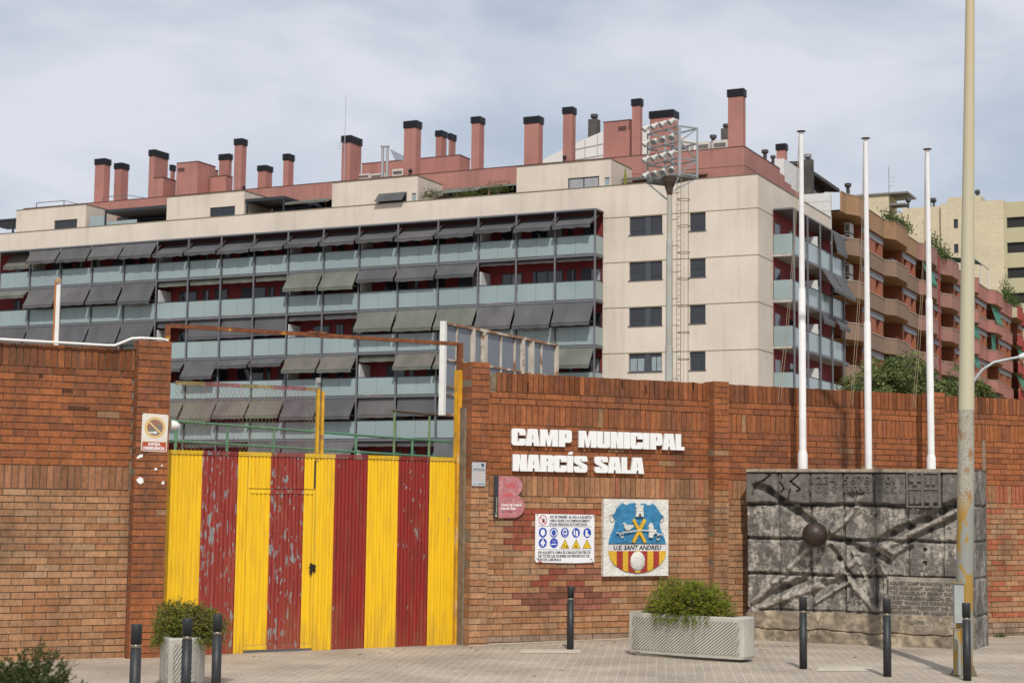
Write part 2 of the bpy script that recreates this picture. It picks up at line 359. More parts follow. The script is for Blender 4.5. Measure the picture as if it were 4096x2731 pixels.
# right wall: s -0.15 .. 12
SR = 12.
rw = MB(); T0 = .0; pr = .0793
stretch(rw, WF, -.15, SR, -.148, 2, .0793, 0, c_right_low); stretch(rw, WF, -.15, SR, .0106, 24, .07885, 0, c_right_low, .135, skip=[(.42, .62, 1.18, 1.27)])
onebrick(rw, WF, .42, .50, 1.193, 1.272, 0, V((.36, .15, .08)))
soldier(rw, WF, -.15, SR, 1.904, 2.177, 0, c_band)
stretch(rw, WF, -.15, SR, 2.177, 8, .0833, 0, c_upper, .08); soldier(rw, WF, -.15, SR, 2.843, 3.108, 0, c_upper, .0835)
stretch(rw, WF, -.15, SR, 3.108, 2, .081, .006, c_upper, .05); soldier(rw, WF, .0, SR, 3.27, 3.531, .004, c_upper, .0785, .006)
for s_, z_ in ((.45, 3.3), (2.28, 3.34), (3.05, 3.42), (1.9, 3.4), (2.62, 3.3)):
    rw.col = (.03, .015, .01); [rw.box(WF, s_, s_ + .022, .002, .0105, z_ + i * .03, z_ + i * .03 + .018) for i in range(4)]
RW = thing('brick_wall', WF.p(4, 0, 0), 'long orange brick wall with white letters, signs and crest, right of the striped gate', 'wall')
rw.build('brickwork', BRK, RW, fix=False, attr=True)
mb = MB(); mb.box(WF, -.145, SR, -.22, -.017, -.3, 3.515)
for s_ in (.12, .16): mb.box(WF, s_ - .2, s_ - .16, -.1, -.01, 3.3, 3.4 + rnd.random() * .08)
mb.box(WF, 8.31, 8.37, -.02, .0035, .55, 2.87)                            # patched joint, far right
mb.build('mortar_core', MORT, RW)
def pillar(mb, core, a0, a1, b0, b1, z0, z1, cf, n=None):
    n = round((z1 - z0) / .0803); p = (z1 - z0) / n; wd = a1 - a0
    for i in range(n):
        c0 = z0 + i * p; c1 = c0 + p
        cuts = [a0, a1] if wd < .3 and i % 2 else ([a0, (a0 + a1) / 2, a1] if wd < .3 else ([a0, a0 + wd / 3, a1] if i % 2 else [a0, a0 + wd * 2 / 3, a1]))
        for lo, hi in zip(cuts, cuts[1:]): onebrick(mb, WF, lo, hi, c0, c1, b1, cf(a0, (c0 + c1) / 2), depth=b1 - b0 - .01)
    core.box(WF, a0 + .007, a1 - .007, b0, b1 - .016, z0, z1 - .004)
for nm, a0, a1, z1, split in (('gate', -.425, -.165, 3.64, 2.1), ('mid', 3.311, 3.561, 3.55, 2.0), ('far', 7.238, 7.46, 3.556, 2.0), ('end', 11.1, 11.36, 3.55, 2.)):
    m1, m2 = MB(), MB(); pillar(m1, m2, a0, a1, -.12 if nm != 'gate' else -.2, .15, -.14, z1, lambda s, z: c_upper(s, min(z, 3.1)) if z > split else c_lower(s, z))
    if nm == 'gate': m2.box(WF, a0 - .022, a0 + .02, -.2, -.02, -.1, 3.05)
    P = m1.build('pillar', BRK, RW, fix=False, attr=True); m2.build('pillar_core', MORT, P)
# left wall
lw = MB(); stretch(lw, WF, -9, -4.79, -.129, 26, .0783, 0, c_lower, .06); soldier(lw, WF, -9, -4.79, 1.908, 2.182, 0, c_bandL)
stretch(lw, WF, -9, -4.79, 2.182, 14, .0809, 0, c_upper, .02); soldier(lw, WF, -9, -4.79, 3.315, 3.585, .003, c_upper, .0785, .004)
decay(lw, WF, -5.62, 3.05, .12, 5, 0); decay(lw, WF, -5.55, 2.86, .26, 10, 0); decay(lw, WF, -5.9, 3.22, .05, 2, 0)
LW = thing('brick_wall', WF.p(-6.5, 0, 0), 'orange brick wall left of the gate with a white pipe along its top', 'wall')
lw.build('brickwork', BRK, LW, fix=False, attr=True)
mb = MB(); mb.box(WF, -9, -4.785, -.22, -.017, -.3, 3.575); mb.build('mortar_core', MORT, LW)
m1, m2 = MB(), MB(); pillar(m1, m2, -4.79, -4.39, -.12, .17, -.14, 3.68, lambda s, z: c_upper(s, min(z, 3.1)))
P = m1.build('pillar', BRK, LW, fix=False, attr=True); m2.build('pillar_core', MORT, P)
# conduit along the left wall top
mb = MB(); pts = [WF.p(*q) for q in ((-9, .06, 3.615), (-6.3, .06, 3.607), (-5.15, .06, 3.602), (-5.05, .06, 3.606), (-4.93, .08, 3.66), (-4.86, .1, 3.695), (-4.75, .12, 3.705), (-4.5, .13, 3.705), (-4.43, .13, 3.69))]
mb.tube(pts, .0145, 8)
CON = mb.build('conduit_pipe', mat('white_pvc', (.75, .74, .7), .5, var=.06), loc=WF.p(-6, .06, 3.6), smooth=True); tag(CON, 'white plastic conduit pipe running along the top of the left brick wall', 'pipe')
# ================================================================== BIG LETTERS
WHITE = mat('white_sign', (.78, .78, .77), .45, var=.03)
G_ = {
 'C': [[(1, .60), (1, 1, .2), (0, 1, .2), (0, 0, .2), (1, 0, .2), (1, .41), (.55, .41), (.55, .24, .04), (.42, .24, .04), (.42, .77, .04), (.55, .77, .04), (.55, .60)]],
 'A': [[(0, 0), (.17, 1), (.83, 1), (1, 0), (.6, 0), (.57, .2), (.45, .2), (.42, 0)], [(.45, .4), (.55, .4), (.5, .74)]],
 'M': [[(0, 0), (0, 1), (.39, 1), (.5, .45), (.61, 1), (1, 1), (1, 0), (.69, 0), (.68, .55), (.57, 0), (.42, 0), (.31, .55), (.30, 0)]],
 'P': [[(0, 0), (0, 1), (1, 1, .2), (1, .25, .2), (.48, .25), (.48, 0)], [(.48, .5), (.48, .76), (.58, .76, .04), (.58, .5, .04)]],
 'U': [[(0, 1), (0, 0, .2), (1, 0, .2), (1, 1), (.56, 1), (.56, .24, .04), (.45, .24, .04), (.45, 1)]],
 'N': [[(0, 0), (0, 1), (.46, 1), (.57, .52), (.57, 1), (1, 1), (1, 0), (.54, 0), (.43, .5), (.43, 0)]],
 'I': [[(0, 0), (0, 1), (1, 1), (1, 0)]],
 'L': [[(0, 0), (0, 1), (.62, 1), (.62, .22), (1, .22), (1, 0)]],
 'R': [[(0, 0), (0, 1), (1, 1, .2), (1, .5, .12), (.9, .47), (1, .42, .08), (1, 0), (.56, 0), (.56, .37), (.47, .37), (.47, 0)], [(.47, .58), (.47, .77), (.57, .77, .04), (.57, .58, .04)]],
 'S': [[(1, .66), (1, 1, .2), (0, 1, .2), (0, .58, .1), (.52, .36), (.52, .22), (.44, .22), (.44, .37), (0, .37), (0, 0, .2), (1, 0, .2), (1, .44, .1), (.48, .66), (.48, .8), (.56, .8), (.56, .66)]],
}
ROW1 = [('C', .208, .412), ('A', .414, .623), ('M', .631, .896), ('P', .913, 1.108), ('M', 1.217, 1.488), ('U', 1.495, 1.696), ('N', 1.709, 1.906), ('I', 1.916, 2.011), ('C', 2.019, 2.220), ('I', 2.224, 2.318), ('P', 2.333, 2.530), ('A', 2.534, 2.741), ('L', 2.745, 2.886)]
ROW2 = [('N', .229, .435), ('A', .438, .635), ('R', .637, .835), ('C', .839, 1.038), ('I', 1.043, 1.132), ('S', 1.146, 1.350), ('S', 1.463, 1.667), ('A', 1.668, 1.878), ('L', 1.880, 2.022), ('A', 2.024, 2.238)]
LT = thing('wall_letters', WF.p(1.5, .03, 2.5), 'raised white block letters reading CAMP MUNICIPAL NARCÍS SALA on the brick wall', 'lettering')
for row, z0, z1 in ((ROW1, 2.571, 2.795), (ROW2, 2.234, 2.455)):
    for ch, a0, a1 in row:
        mb = MB(); z0_, z1_ = z0, z1
        loops_mesh(mb, WF, [fillet(l) for l in G_[ch]], lambda x, y: (a0 + x * (a1 - a0), z0_ + y * (z1_ - z0_)), .018, .05)
        if (ch, a0) == ('I', 1.043): loops_mesh(mb, WF, [[(1.060, 2.468), (1.085, 2.508), (1.132, 2.508), (1.112, 2.468)]], ident, .018, .05)
        mb.build('letter', WHITE, LT)
# ================================================================== SIGNS
BLK = mat('print_black', (.02, .02, .022), .5, var=.0); BLUE = mat('print_blue', (.02, .06, .38), .5, var=.0); YEL = mat('print_yellow', (.75, .50, .01), .5, var=.0); RED = mat('print_red', (.50, .015, .02), .5, var=.02)
PW = mat('sheet_white', (.74, .74, .76), .5, var=.04, vs=5)
# --- safety sheet
SO = WF.p(1.03, .02, 1.36); SG = thing('safety_sign', SO, 'white building-site safety sheet with blue pictogram circles and yellow triangles', 'sign')
mb = MB(); mb.prism(WF, [(.585, 1.677), (1.479, 1.671), (1.48, 1.035), (1.2, 1.028), (.602, 1.040), (.585, 1.075)], .016, .022); mb.build('sheet', PW, SG)
def ink(nm, material, parent, fn, z=.0226):
    mb = MB(); fn(mb, z); return mb.build(nm, material, parent, fix=False)
def poly(mb, pts, b, d=.0006): mb.prism(WF, pts, b, b + d)
def wtext(mb, s, a0, a1, c0, c1, b, bold=.02, shear=0): text(mb, WF, s, a0, a1, c0, c1, b, .0007, bold, shear)
def f_(mb, b):
    for s, a0, a1, c in (('NO ÉS PERMÈS  EL PAS A AQUESTA', .800, 1.440, 1.624), ('OBRA SENSE L\'ACOMPANYAMENT', .798, 1.409, 1.575), ('D\'UNA PERSONA AUTORITZADA', .796, 1.370, 1.527),
                         ('EN AQUESTA OBRA ÉS OBLIGATORI FER ÚS', .634, 1.422, 1.156), ('DE TOTES LES NORMES DE PREVENCIÓ DE', .632, 1.408, 1.108), ('RISCOS LABORALS', .631, .976, 1.062)):
        wtext(mb, s, a0, a1, c - .003, c + .031, b, .03)
    poly(mb, [(.63, 1.513), (1.434, 1.509), (1.434, 1.513), (.63, 1.517)], b); poly(mb, [(.633, 1.207), (1.436, 1.200), (1.436, 1.204), (.633, 1.211)], b)
ink('printed_text', BLK, SG, f_)
def f_(mb, b):
    for i, a in enumerate((.697, .861, 1.028, 1.197, 1.369)): loops_mesh(mb, WF, [disc(a, 1.433 - .001 * i, .0605, .0655)], ident, b, b + .0007)
    for a in (.698, .865): loops_mesh(mb, WF, [disc(a, 1.295, .0605, .0655)], ident, b, b + .0007)
ink('mandatory_symbols', BLUE, SG, f_)
def f_(mb, b):
    b += .0009
    D = lambda x, y, rx, ry=None: loops_mesh(mb, WF, [disc(x, y, rx, ry, 14)], ident, b, b + .0006)
    P_ = lambda l: poly(mb, l, b)
    a = .697; D(a, 1.432, .034, .044); a = .861; loops_mesh(mb, WF, [disc(a, 1.432, .045, .05), disc(a, 1.43, .03, .04)], ident, b, b + .0006); D(a - .043, 1.425, .01, .022); D(a + .043, 1.425, .01, .022)
    a = 1.028; loops_mesh(mb, WF, [disc(a, 1.432, .036, .05), disc(a, 1.424, .029, .036)], ident, b, b + .0006); P_([(a - .03, 1.43), (a + .03, 1.43), (a + .03, 1.418), (a + .006, 1.41), (a - .006, 1.41), (a - .03, 1.418)])
    a = 1.197; P_([(a - .005, 1.385), (a + .03, 1.385), (a + .028, 1.455), (a, 1.46)]); P_([(a - .035, 1.40), (a - .015, 1.40), (a - .018, 1.475), (a - .036, 1.47)])
    a = 1.369; P_([(a - .03, 1.39), (a - .024, 1.47), (a + .006, 1.47), (a + .004, 1.425), (a + .038, 1.395), (a + .036, 1.383), (a - .028, 1.383)])
    a = .698; D(a, 1.335, .013); P_([(a - .02, 1.32), (a + .02, 1.32), (a + .042, 1.28), (a + .018, 1.285), (a + .016, 1.24), (a, 1.27), (a - .016, 1.24), (a - .018, 1.285), (a - .042, 1.28)])
    a = .865; P_([(a - .045, 1.27), (a + .03, 1.272), (a + .045, 1.285), (a - .04, 1.285)]); [P_([(a + k * .014, 1.30), (a + k * .014 + .004, 1.30), (a + k * .024 + .003, 1.335), (a + k * .024, 1.335)]) for k in (-1, 0, 1)]
ink('pictograms', PW, SG, f_)
def f_(mb, b):
    for a in (1.032, 1.201, 1.367): poly(mb, [(a - .069, 1.221), (a + .069, 1.220), (a, 1.347)], b)
ink('warning_borders', BLK, SG, f_)
def f_(mb, b):
    for a in (1.032, 1.201, 1.367): poly(mb, [(a - .058, 1.227), (a + .058, 1.226), (a, 1.334)], b + .0007)
ink('warning_fields', YEL, SG, f_)
def f_(mb, b):
    b += .0015
    poly(mb, [(1.0, 1.235), (1.012, 1.27), (1.03, 1.29), (1.034, 1.285), (1.018, 1.265), (1.006, 1.235)], b); poly(mb, [(1.04, 1.235), (1.07, 1.235), (1.065, 1.26), (1.042, 1.258)], b)
    poly(mb, [(1.18, 1.24), (1.21, 1.235), (1.22, 1.25), (1.19, 1.262)], b); poly(mb, [(1.199, 1.262), (1.203, 1.262), (1.203, 1.315), (1.199, 1.315)], b)
    poly(mb, [(1.335, 1.235), (1.352, 1.245), (1.34, 1.255)], b); poly(mb, [(1.365, 1.275), (1.375, 1.262), (1.380, 1.27), (1.37, 1.285)], b); poly(mb, [(1.38, 1.235), (1.40, 1.255), (1.397, 1.258), (1.377, 1.238)], b)
ink('warning_symbols', BLK, SG, f_)
def f_(mb, b):
    loops_mesh(mb, WF, [disc(.697, 1.595, .063, .067), disc(.697, 1.595, .053, .057)], ident, b, b + .0007)
    poly(mb, [(.652, 1.633), (.660, 1.640), (.742, 1.557), (.734, 1.550)], b + .0008); poly(mb, [(.633, 1.038), (.69, 1.038), (.69, 1.052), (.633, 1.052)], b)
ink('prohibition_ring', RED, SG, f_)
def f_(mb, b):
    poly(mb, [(.69, 1.562), (.715, 1.562), (.725, 1.59), (.72, 1.625), (.715, 1.60), (.712, 1.632), (.706, 1.60), (.70, 1.628), (.697, 1.597), (.688, 1.61), (.686, 1.585)], b)
    for a, c in ((.612, 1.665), (1.465, 1.65), (.618, 1.09), (1.45, 1.045), (1.435, 1.08)): loops_mesh(mb, WF, [disc(a, c, .008, .008, 8)], ident, b, b + .004)
ink('hand_symbol', BLK, SG, f_)
# --- B shaped plaque
BO = WF.p(.2, .02, 1.9); BP = thing('pink_plaque', BO, 'faded pink B-shaped metal plaque with a black strip at its left edge', 'sign')
PINK = mat('faded_pink', (.42, .15, .165), .45, var=.12, vs=14, col2=(.47, .22, .23), thr=(.5, .62), s2=22)
mb = MB(); B_ = [(.033, 2.167), (.20, 2.163)]
for i in range(13): t = math.pi / 2 - math.pi * i / 13 * .93; B_.append((.245 + .142 * math.cos(t), 2.035 + .128 * math.sin(t)))
B_.append((.322, 1.918))
for i in range(1, 15): t = math.radians(62) - math.radians(152) * i / 14; B_.append((.245 + .172 * math.cos(t), 1.772 + .152 * math.sin(t)))
B_ += [(.033, 1.618)]
loops_mesh(mb, WF, [B_], ident, .012, .030); mb.build('plaque_body', PINK, BP)
mb = MB(); mb.box(WF, -.028, .0325, .012, .031, 1.618, 2.167); mb.build('black_strip', mat('dark_strip', (.03, .033, .037), .5), BP)
def f_(mb, b):
    b = .0305; wtext(mb, 'Camp de Futbol', .071, .370, 1.776, 1.808, b, .03); wtext(mb, 'Narcís Sala', .071, .285, 1.73, 1.762, b, .03)
ink('plaque_title', WHITE, BP, f_)
def f_(mb, b): b = .0305; wtext(mb, 'Sant Andreu', .072, .234, 1.692, 1.716, b, 0)
ink('plaque_subtitle', BLK, BP, f_)
def f_(mb, b):
    fr = Fr(WF.p(.013, .0315, 1.69), ZZ, WN, -WU); text(mb, fr, 'Ajuntament de Barcelona', 0, .2, -.0, .012, 0, .0006, .02)
    poly(mb, [(.0, 1.643), (.012, 1.628), (.0, 1.613 + .012), (-.012, 1.643)][0:0] or [(-.012, 1.648), (.002, 1.665), (.016, 1.648), (.002, 1.631)], .0313); poly(mb, [(-.028, 1.677), (.0325, 1.677), (.0325, 1.679), (-.028, 1.679)], .0313)
ink('strip_lettering', mat('strip_ink', (.6, .58, .4), .5), BP, f_)
def f_(mb, b):
    b = .0305; poly(mb, [(.11, 2.07), (.16, 2.05), (.20, 2.07), (.235, 2.09), (.26, 2.05), (.285, 2.06), (.29, 2.02), (.265, 2.0), (.23, 2.03), (.19, 2.01), (.15, 2.03)], b)
    poly(mb, [(.105, 1.94), (.19, 1.945), (.25, 1.925), (.26, 1.905), (.21, 1.895), (.105, 1.895)], b)
ink('torn_sticker_marks', mat('pink_wear', (.50, .10, .11), .5), BP, f_)
# --- alarm panel on the gate pillar
AP = thing('alarm_sign', WF.p(-.32, .17, 2.18), 'small grey alarm company panel on the gate pillar', 'sign')
mb = MB(); mb.box(WF, -.416, -.225, .152, .168, 2.028, 2.333); mb.build('panel', mat('grey_panel', (.42, .45, .48), .4, var=.04), AP)
def f_(mb, b): b = .1685; wtext(mb, 'verisure', -.403, -.238, 2.234, 2.262, b, .012); poly(mb, [(-.29, 2.315), (-.265, 2.32), (-.245, 2.305), (-.255, 2.275), (-.28, 2.275)], b); wtext(mb, '902 366 366', -.33, -.24, 2.047, 2.061, b, .03); poly(mb, [(-.395, 2.05), (-.37, 2.05), (-.37, 2.06), (-.395, 2.06)], b); poly(mb, [(-.416, 2.222), (-.225, 2.222), (-.225, 2.225), (-.416, 2.225)], b)
ink('panel_print', mat('grey_ink', (.05, .055, .07), .5), AP, f_)
def f_(mb, b):
    b = .1685
    for i, (c0, c1) in enumerate(((2.19, 2.213), (2.135, 2.165), (2.10, 2.12))): poly(mb, [(-.41, c0), (-.23 - .02 * i, c0 + .004), (-.24, c1), (-.40 + .01 * i, c1 - .004)], b)
ink('faded_print', mat('faded_orange', (.52, .40, .36), .5, var=.1, vs=40), AP, f_)
# --- exit sign
EO = WF.p(-4.56, .18, 2.6); ES = thing('emergency_exit_sign', EO, 'white sign with a faded yellow no-parking ring reading SORTIDA D\'EMERGÈNCIA', 'sign')
mb = MB(); mb.prism(WF, [(-4.722, 2.813), (-4.410, 2.804), (-4.420, 2.361), (-4.727, 2.368)], .173, .180); mb.build('plate', mat('cream_plate', (.66, .62, .54), .5, var=.05), ES)
EB = .1806
def f_(mb, b): loops_mesh(mb, WF, [disc(-4.567, 2.648, .126), disc(-4.567, 2.648, .095)], ident, EB, EB + .0007); poly(mb, [(-4.642, 2.70), (-4.628, 2.716), (-4.495, 2.595), (-4.509, 2.58)], EB + .0016)
ink('ring', mat('faded_yellow', (.62, .44, .20), .5, var=.08, vs=20), ES, f_)
def f_(mb, b): loops_mesh(mb, WF, [disc(-4.567, 2.648, .095)], ident, EB, EB + .0006)
ink('faded_field', mat('faded_grey_red', (.17, .16, .13), .6, col2=(.36, .10, .05), thr=(.45, .6), s2=9), ES, f_)
def f_(mb, b): poly(mb, [(-4.637, 2.597), (-4.572, 2.596), (-4.572, 2.610), (-4.535, 2.589), (-4.572, 2.568), (-4.572, 2.581), (-4.637, 2.582)], EB + .0008); wtext(mb, 'SORTIDA', -4.644, -4.498, 2.436, 2.468, EB + .0008, .05); wtext(mb, 'D\'EMERGÈNCIA', -4.698, -4.446, 2.388, 2.421, EB + .0008, .05)
ink('white_print', PW, ES, f_)
def f_(mb, b): poly(mb, [(-4.712, 2.480), (-4.428, 2.478), (-4.431, 2.374), (-4.714, 2.378)], EB)
ink('red_band', mat('red_band', (.42, .075, .025), .5, var=.08), ES, f_)
def f_(mb, b):
    for a, c in ((-4.715, 2.806), (-4.417, 2.798), (-4.43, 2.368), (-4.72, 2.375)): loops_mesh(mb, WF, [disc(a, c, .005, .005, 8)], ident, EB, EB + .003)
ink('screws', BLK, ES, f_)
# torn paper on the pillar under the sign
mb = MB()
for pts in ([(-4.77, 2.29), (-4.74, 2.325), (-4.70, 2.33), (-4.70, 2.30), (-4.77, 2.275)], [(-4.56, 2.16), (-4.55, 2.175), (-4.525, 2.17), (-4.52, 2.15), (-4.55, 2.145)], [(-4.77, 2.03), (-4.73, 2.065), (-4.69, 2.05), (-4.68, 2.0), (-4.72, 1.98), (-4.75, 2.0)], [(-4.47, 2.0), (-4.45, 2.02), (-4.43, 2.01), (-4.44, 1.98), (-4.465, 1.985)], [(-4.48, 2.2), (-4.47, 2.215), (-4.455, 2.205), (-4.465, 2.19)]):
    mb.prism(WF, pts, .1725, .175)
tag(mb.build('paper_scraps', WHITE, loc=WF.p(-4.6, .17, 2.15)), 'torn white scraps of old paper below the emergency exit sign', 'paper')
# --- small outdoor lamp beside the pillar
LO = WF.p(-4.38, 0, 2.69); LA = thing('wall_lamp', LO, 'small white conical fitting sticking out beside the left gate pillar', 'lamp')
mb = MB(); mb.box(WF, -4.39, -4.335, -.04, .05, 2.63, 2.75); mb.build('bracket', mat('old_cream', (.4, .35, .27), .7), LA)
mb = MB(); mb.tube([WF.p(-4.335, .0, 2.69), WF.p(-4.32, .0, 2.69), WF.p(-4.27, 0, 2.687), WF.p(-4.235, 0, 2.68), WF.p(-4.218, 0, 2.675)], [.058, .062, .054, .032, .008], 16); mb.build('dome', WHITE, LA, smooth=True)
# ================================================================== CREST
CR = thing('club_crest', WF.p(2.11, .04, 1.37), 'painted relief crest on a white plaque reading U.E. SANT ANDREU', 'crest')
mb = MB(); mb.box(WF, 1.60, 2.623, .0, .06, .852, 1.885); mb.build('plaque', mat('plaque_white', (.66, .65, .60), .8, var=.10, vs=9, bump=.9, bs=26, col2=(.5, .47, .38), thr=(.56, .75), s2=6), CR)
cz = lambda a, c: (a, c)
top = [(1.675, 1.287), (1.70, 1.39), (1.755, 1.50), (1.775, 1.60), (1.762, 1.63), (1.735, 1.665), (1.785, 1.715), (1.79, 1.755), (1.86, 1.815), (1.885, 1.835), (1.905, 1.822), (1.975, 1.805), (1.985, 1.828), (2.085, 1.838), (2.11, 1.812), (2.165, 1.81), (2.185, 1.833), (2.25, 1.832), (2.265, 1.81), (2.34, 1.812), (2.357, 1.835), (2.42, 1.79), (2.47, 1.72), (2.535, 1.65), (2.49, 1.62), (2.475, 1.56), (2.49, 1.48), (2.545, 1.385), (2.575, 1.285)]
BL_ = mat('crest_blue', (.04, .22, .42), .7, var=.3, vs=9, bump=1.0, bs=38, stretch=(1, 1, 2.5)); YL = mat('crest_yellow', (.66, .40, .03), .7, var=.12, bump=1., bs=45); RD = mat('crest_red', (.33, .035, .025), .7, var=.15, bump=1., bs=45)
mb = MB(); loops_mesh(mb, WF, [top], ident, .055, .075)
for a0, a1 in ((1.80, 1.905), (1.985, 2.08), (2.195, 2.27), (2.355, 2.46)):
    mb.box(WF, a0, a1, .06, .082, 1.292, min(interp(a, [p[0] for p in top[:24]], [p[1] for p in top[:24]]) for a in (a0 + .01, a1 - .01)) - .012 if False else 1.292 + .44)
mb.build('blue_field', BL_, CR)
mb = MB(); mb.box(WF, 1.674, 2.576, .056, .072, 1.189, 1.284); mb.build('name_band', mat('band_grey', (.60, .60, .60), .6), CR)
def f_(mb, b): text(mb, WF, 'U.E. SANT ANDREU', 1.748, 2.503, 1.205, 1.264, .0722, .0008, .035, .22); mb.box(WF, 1.672, 2.578, .06, .080, 1.284, 1.290)
ink('name_lettering', BLK, CR, f_)
# striped lower half clipped to the half-ellipse
def half(a): return 1.189 - .298 * math.sqrt(max(0, 1 - ((a - 2.125) / .452) ** 2))
def strip(mb, a0, a1, b1):
    n = 8; pts = [(a1, 1.188), (a0, 1.188)] + [(a0 + (a1 - a0) * i / n, half(a0 + (a1 - a0) * i / n) + .002) for i in range(n + 1)]
    loops_mesh(mb, WF, [pts], ident, .055, b1)
ED = [1.677, 1.795, 1.893, 1.975, 2.28, 2.372, 2.465, 2.573]
for i in range(7):
    mb = MB(); strip(mb, ED[i], ED[i+1], .074 if i % 2 else .078); mb.build('stripe', RD if i % 2 else YL, CR)
mb = MB(); mb.box(WF, 2.085, 2.165, .07, .084, 1.16, 1.188); mb.box(WF, 2.085, 2.165, .07, .084, .90, .93); mb.build('centre_tab', YL, CR)
mb = MB(); c = WF.p(2.127, .07, 1.05); n0 = len(mb.v); mb.ball((0, 0, 0), 1, 12, 20)
mb.v = [WF.p(2.127 + v.x * .118, .07 + v.y * .045, 1.05 + v.z * .137) for v in mb.v]; mb.build('ball', mat('crest_white', (.64, .63, .58), .8, var=.08, bump=1., bs=40), CR, smooth=True)
CWH = MATS['crest_white']
mb = MB(); loops_mesh(mb, WF, [[(2.085, 1.652), (2.092, 1.77), (2.078, 1.785), (2.08, 1.812), (2.105, 1.812), (2.105, 1.80), (2.125, 1.80), (2.125, 1.812), (2.155, 1.812), (2.155, 1.80), (2.178, 1.80), (2.178, 1.812), (2.2, 1.812), (2.2, 1.785), (2.19, 1.77), (2.205, 1.652), (2.158, 1.652), (2.156, 1.68), (2.142, 1.695), (2.13, 1.68), (2.128, 1.652)]], ident, .075, .105); mb.build('tower', CWH, CR)
mb = MB()
for p, q in (((2.045, 1.615), (2.235, 1.305)), ((2.228, 1.615), (2.042, 1.305))):
    d = V((q[0] - p[0], q[1] - p[1])).normalized(); n = V((-d.y, d.x)) * .021; loops_mesh(mb, WF, [[(p[0] + n.x, p[1] + n.y), (q[0] + n.x, q[1] + n.y), (q[0] - n.x, q[1] - n.y), (p[0] - n.x, p[1] - n.y)]], ident, .078, .1 + .006 * (p[0] > 2.1))
mb.build('saltire', YL, CR)
mb = MB(); loops_mesh(mb, WF, [[(1.882, 1.55), (1.885, 1.565), (1.905, 1.572), (1.925, 1.555), (1.93, 1.535), (1.96, 1.545), (2.0, 1.54), (2.055, 1.535), (2.03, 1.505), (1.985, 1.475), (1.945, 1.468), (1.915, 1.48), (1.90, 1.51), (1.898, 1.545)]], ident, .08, .105); mb.build('left_dove', CWH, CR)
mb = MB(); loops_mesh(mb, WF, [[(2.29, 1.37), (2.285, 1.53), (2.31, 1.565), (2.335, 1.57), (2.35, 1.54), (2.362, 1.48), (2.405, 1.48), (2.39, 1.43), (2.36, 1.41), (2.345, 1.368)]], ident, .08, .108); mb.build('right_dove', CWH, CR)
mb = MB(); mb.tube([WF.p(a, .103, c) for a, c in ((1.775, 1.435), (1.82, 1.43), (1.84, 1.39), (1.862, 1.365), (1.885, 1.385), (1.885, 1.415), (1.84, 1.43))], .008, 6)
mb.tube([WF.p(a, .105, c) for a, c in ((1.87, 1.44), (1.95, 1.445), (2.08, 1.46), (2.14, 1.47), (2.25, 1.465), (2.36, 1.455), (2.41, 1.43), (2.455, 1.41), (2.45, 1.36), (2.425, 1.335), (2.405, 1.36), (2.42, 1.40), (2.46, 1.42), (2.50, 1.405))], .009, 6); mb.build('branch', CWH, CR, smooth=True)
mb = MB()
for sg, cx in ((1, 1.735), (-1, 2.50)):
    mb.tube([WF.p(cx + sg * r * math.cos(t), .066, 1.62 + r * 1.15 * math.sin(t)) for r, t in [(.058 - .0042 * i, math.radians(60 + 42 * i)) for i in range(11)]], .0035, 5)
mb.build('scrolls', mat('scroll_grey', (.2, .19, .17), .8), CR)
mb = MB(); mb.box(WF, 2.128, 2.158, .10, .1065, 1.652, 1.69); mb.build('tower_door', BLK, CR)
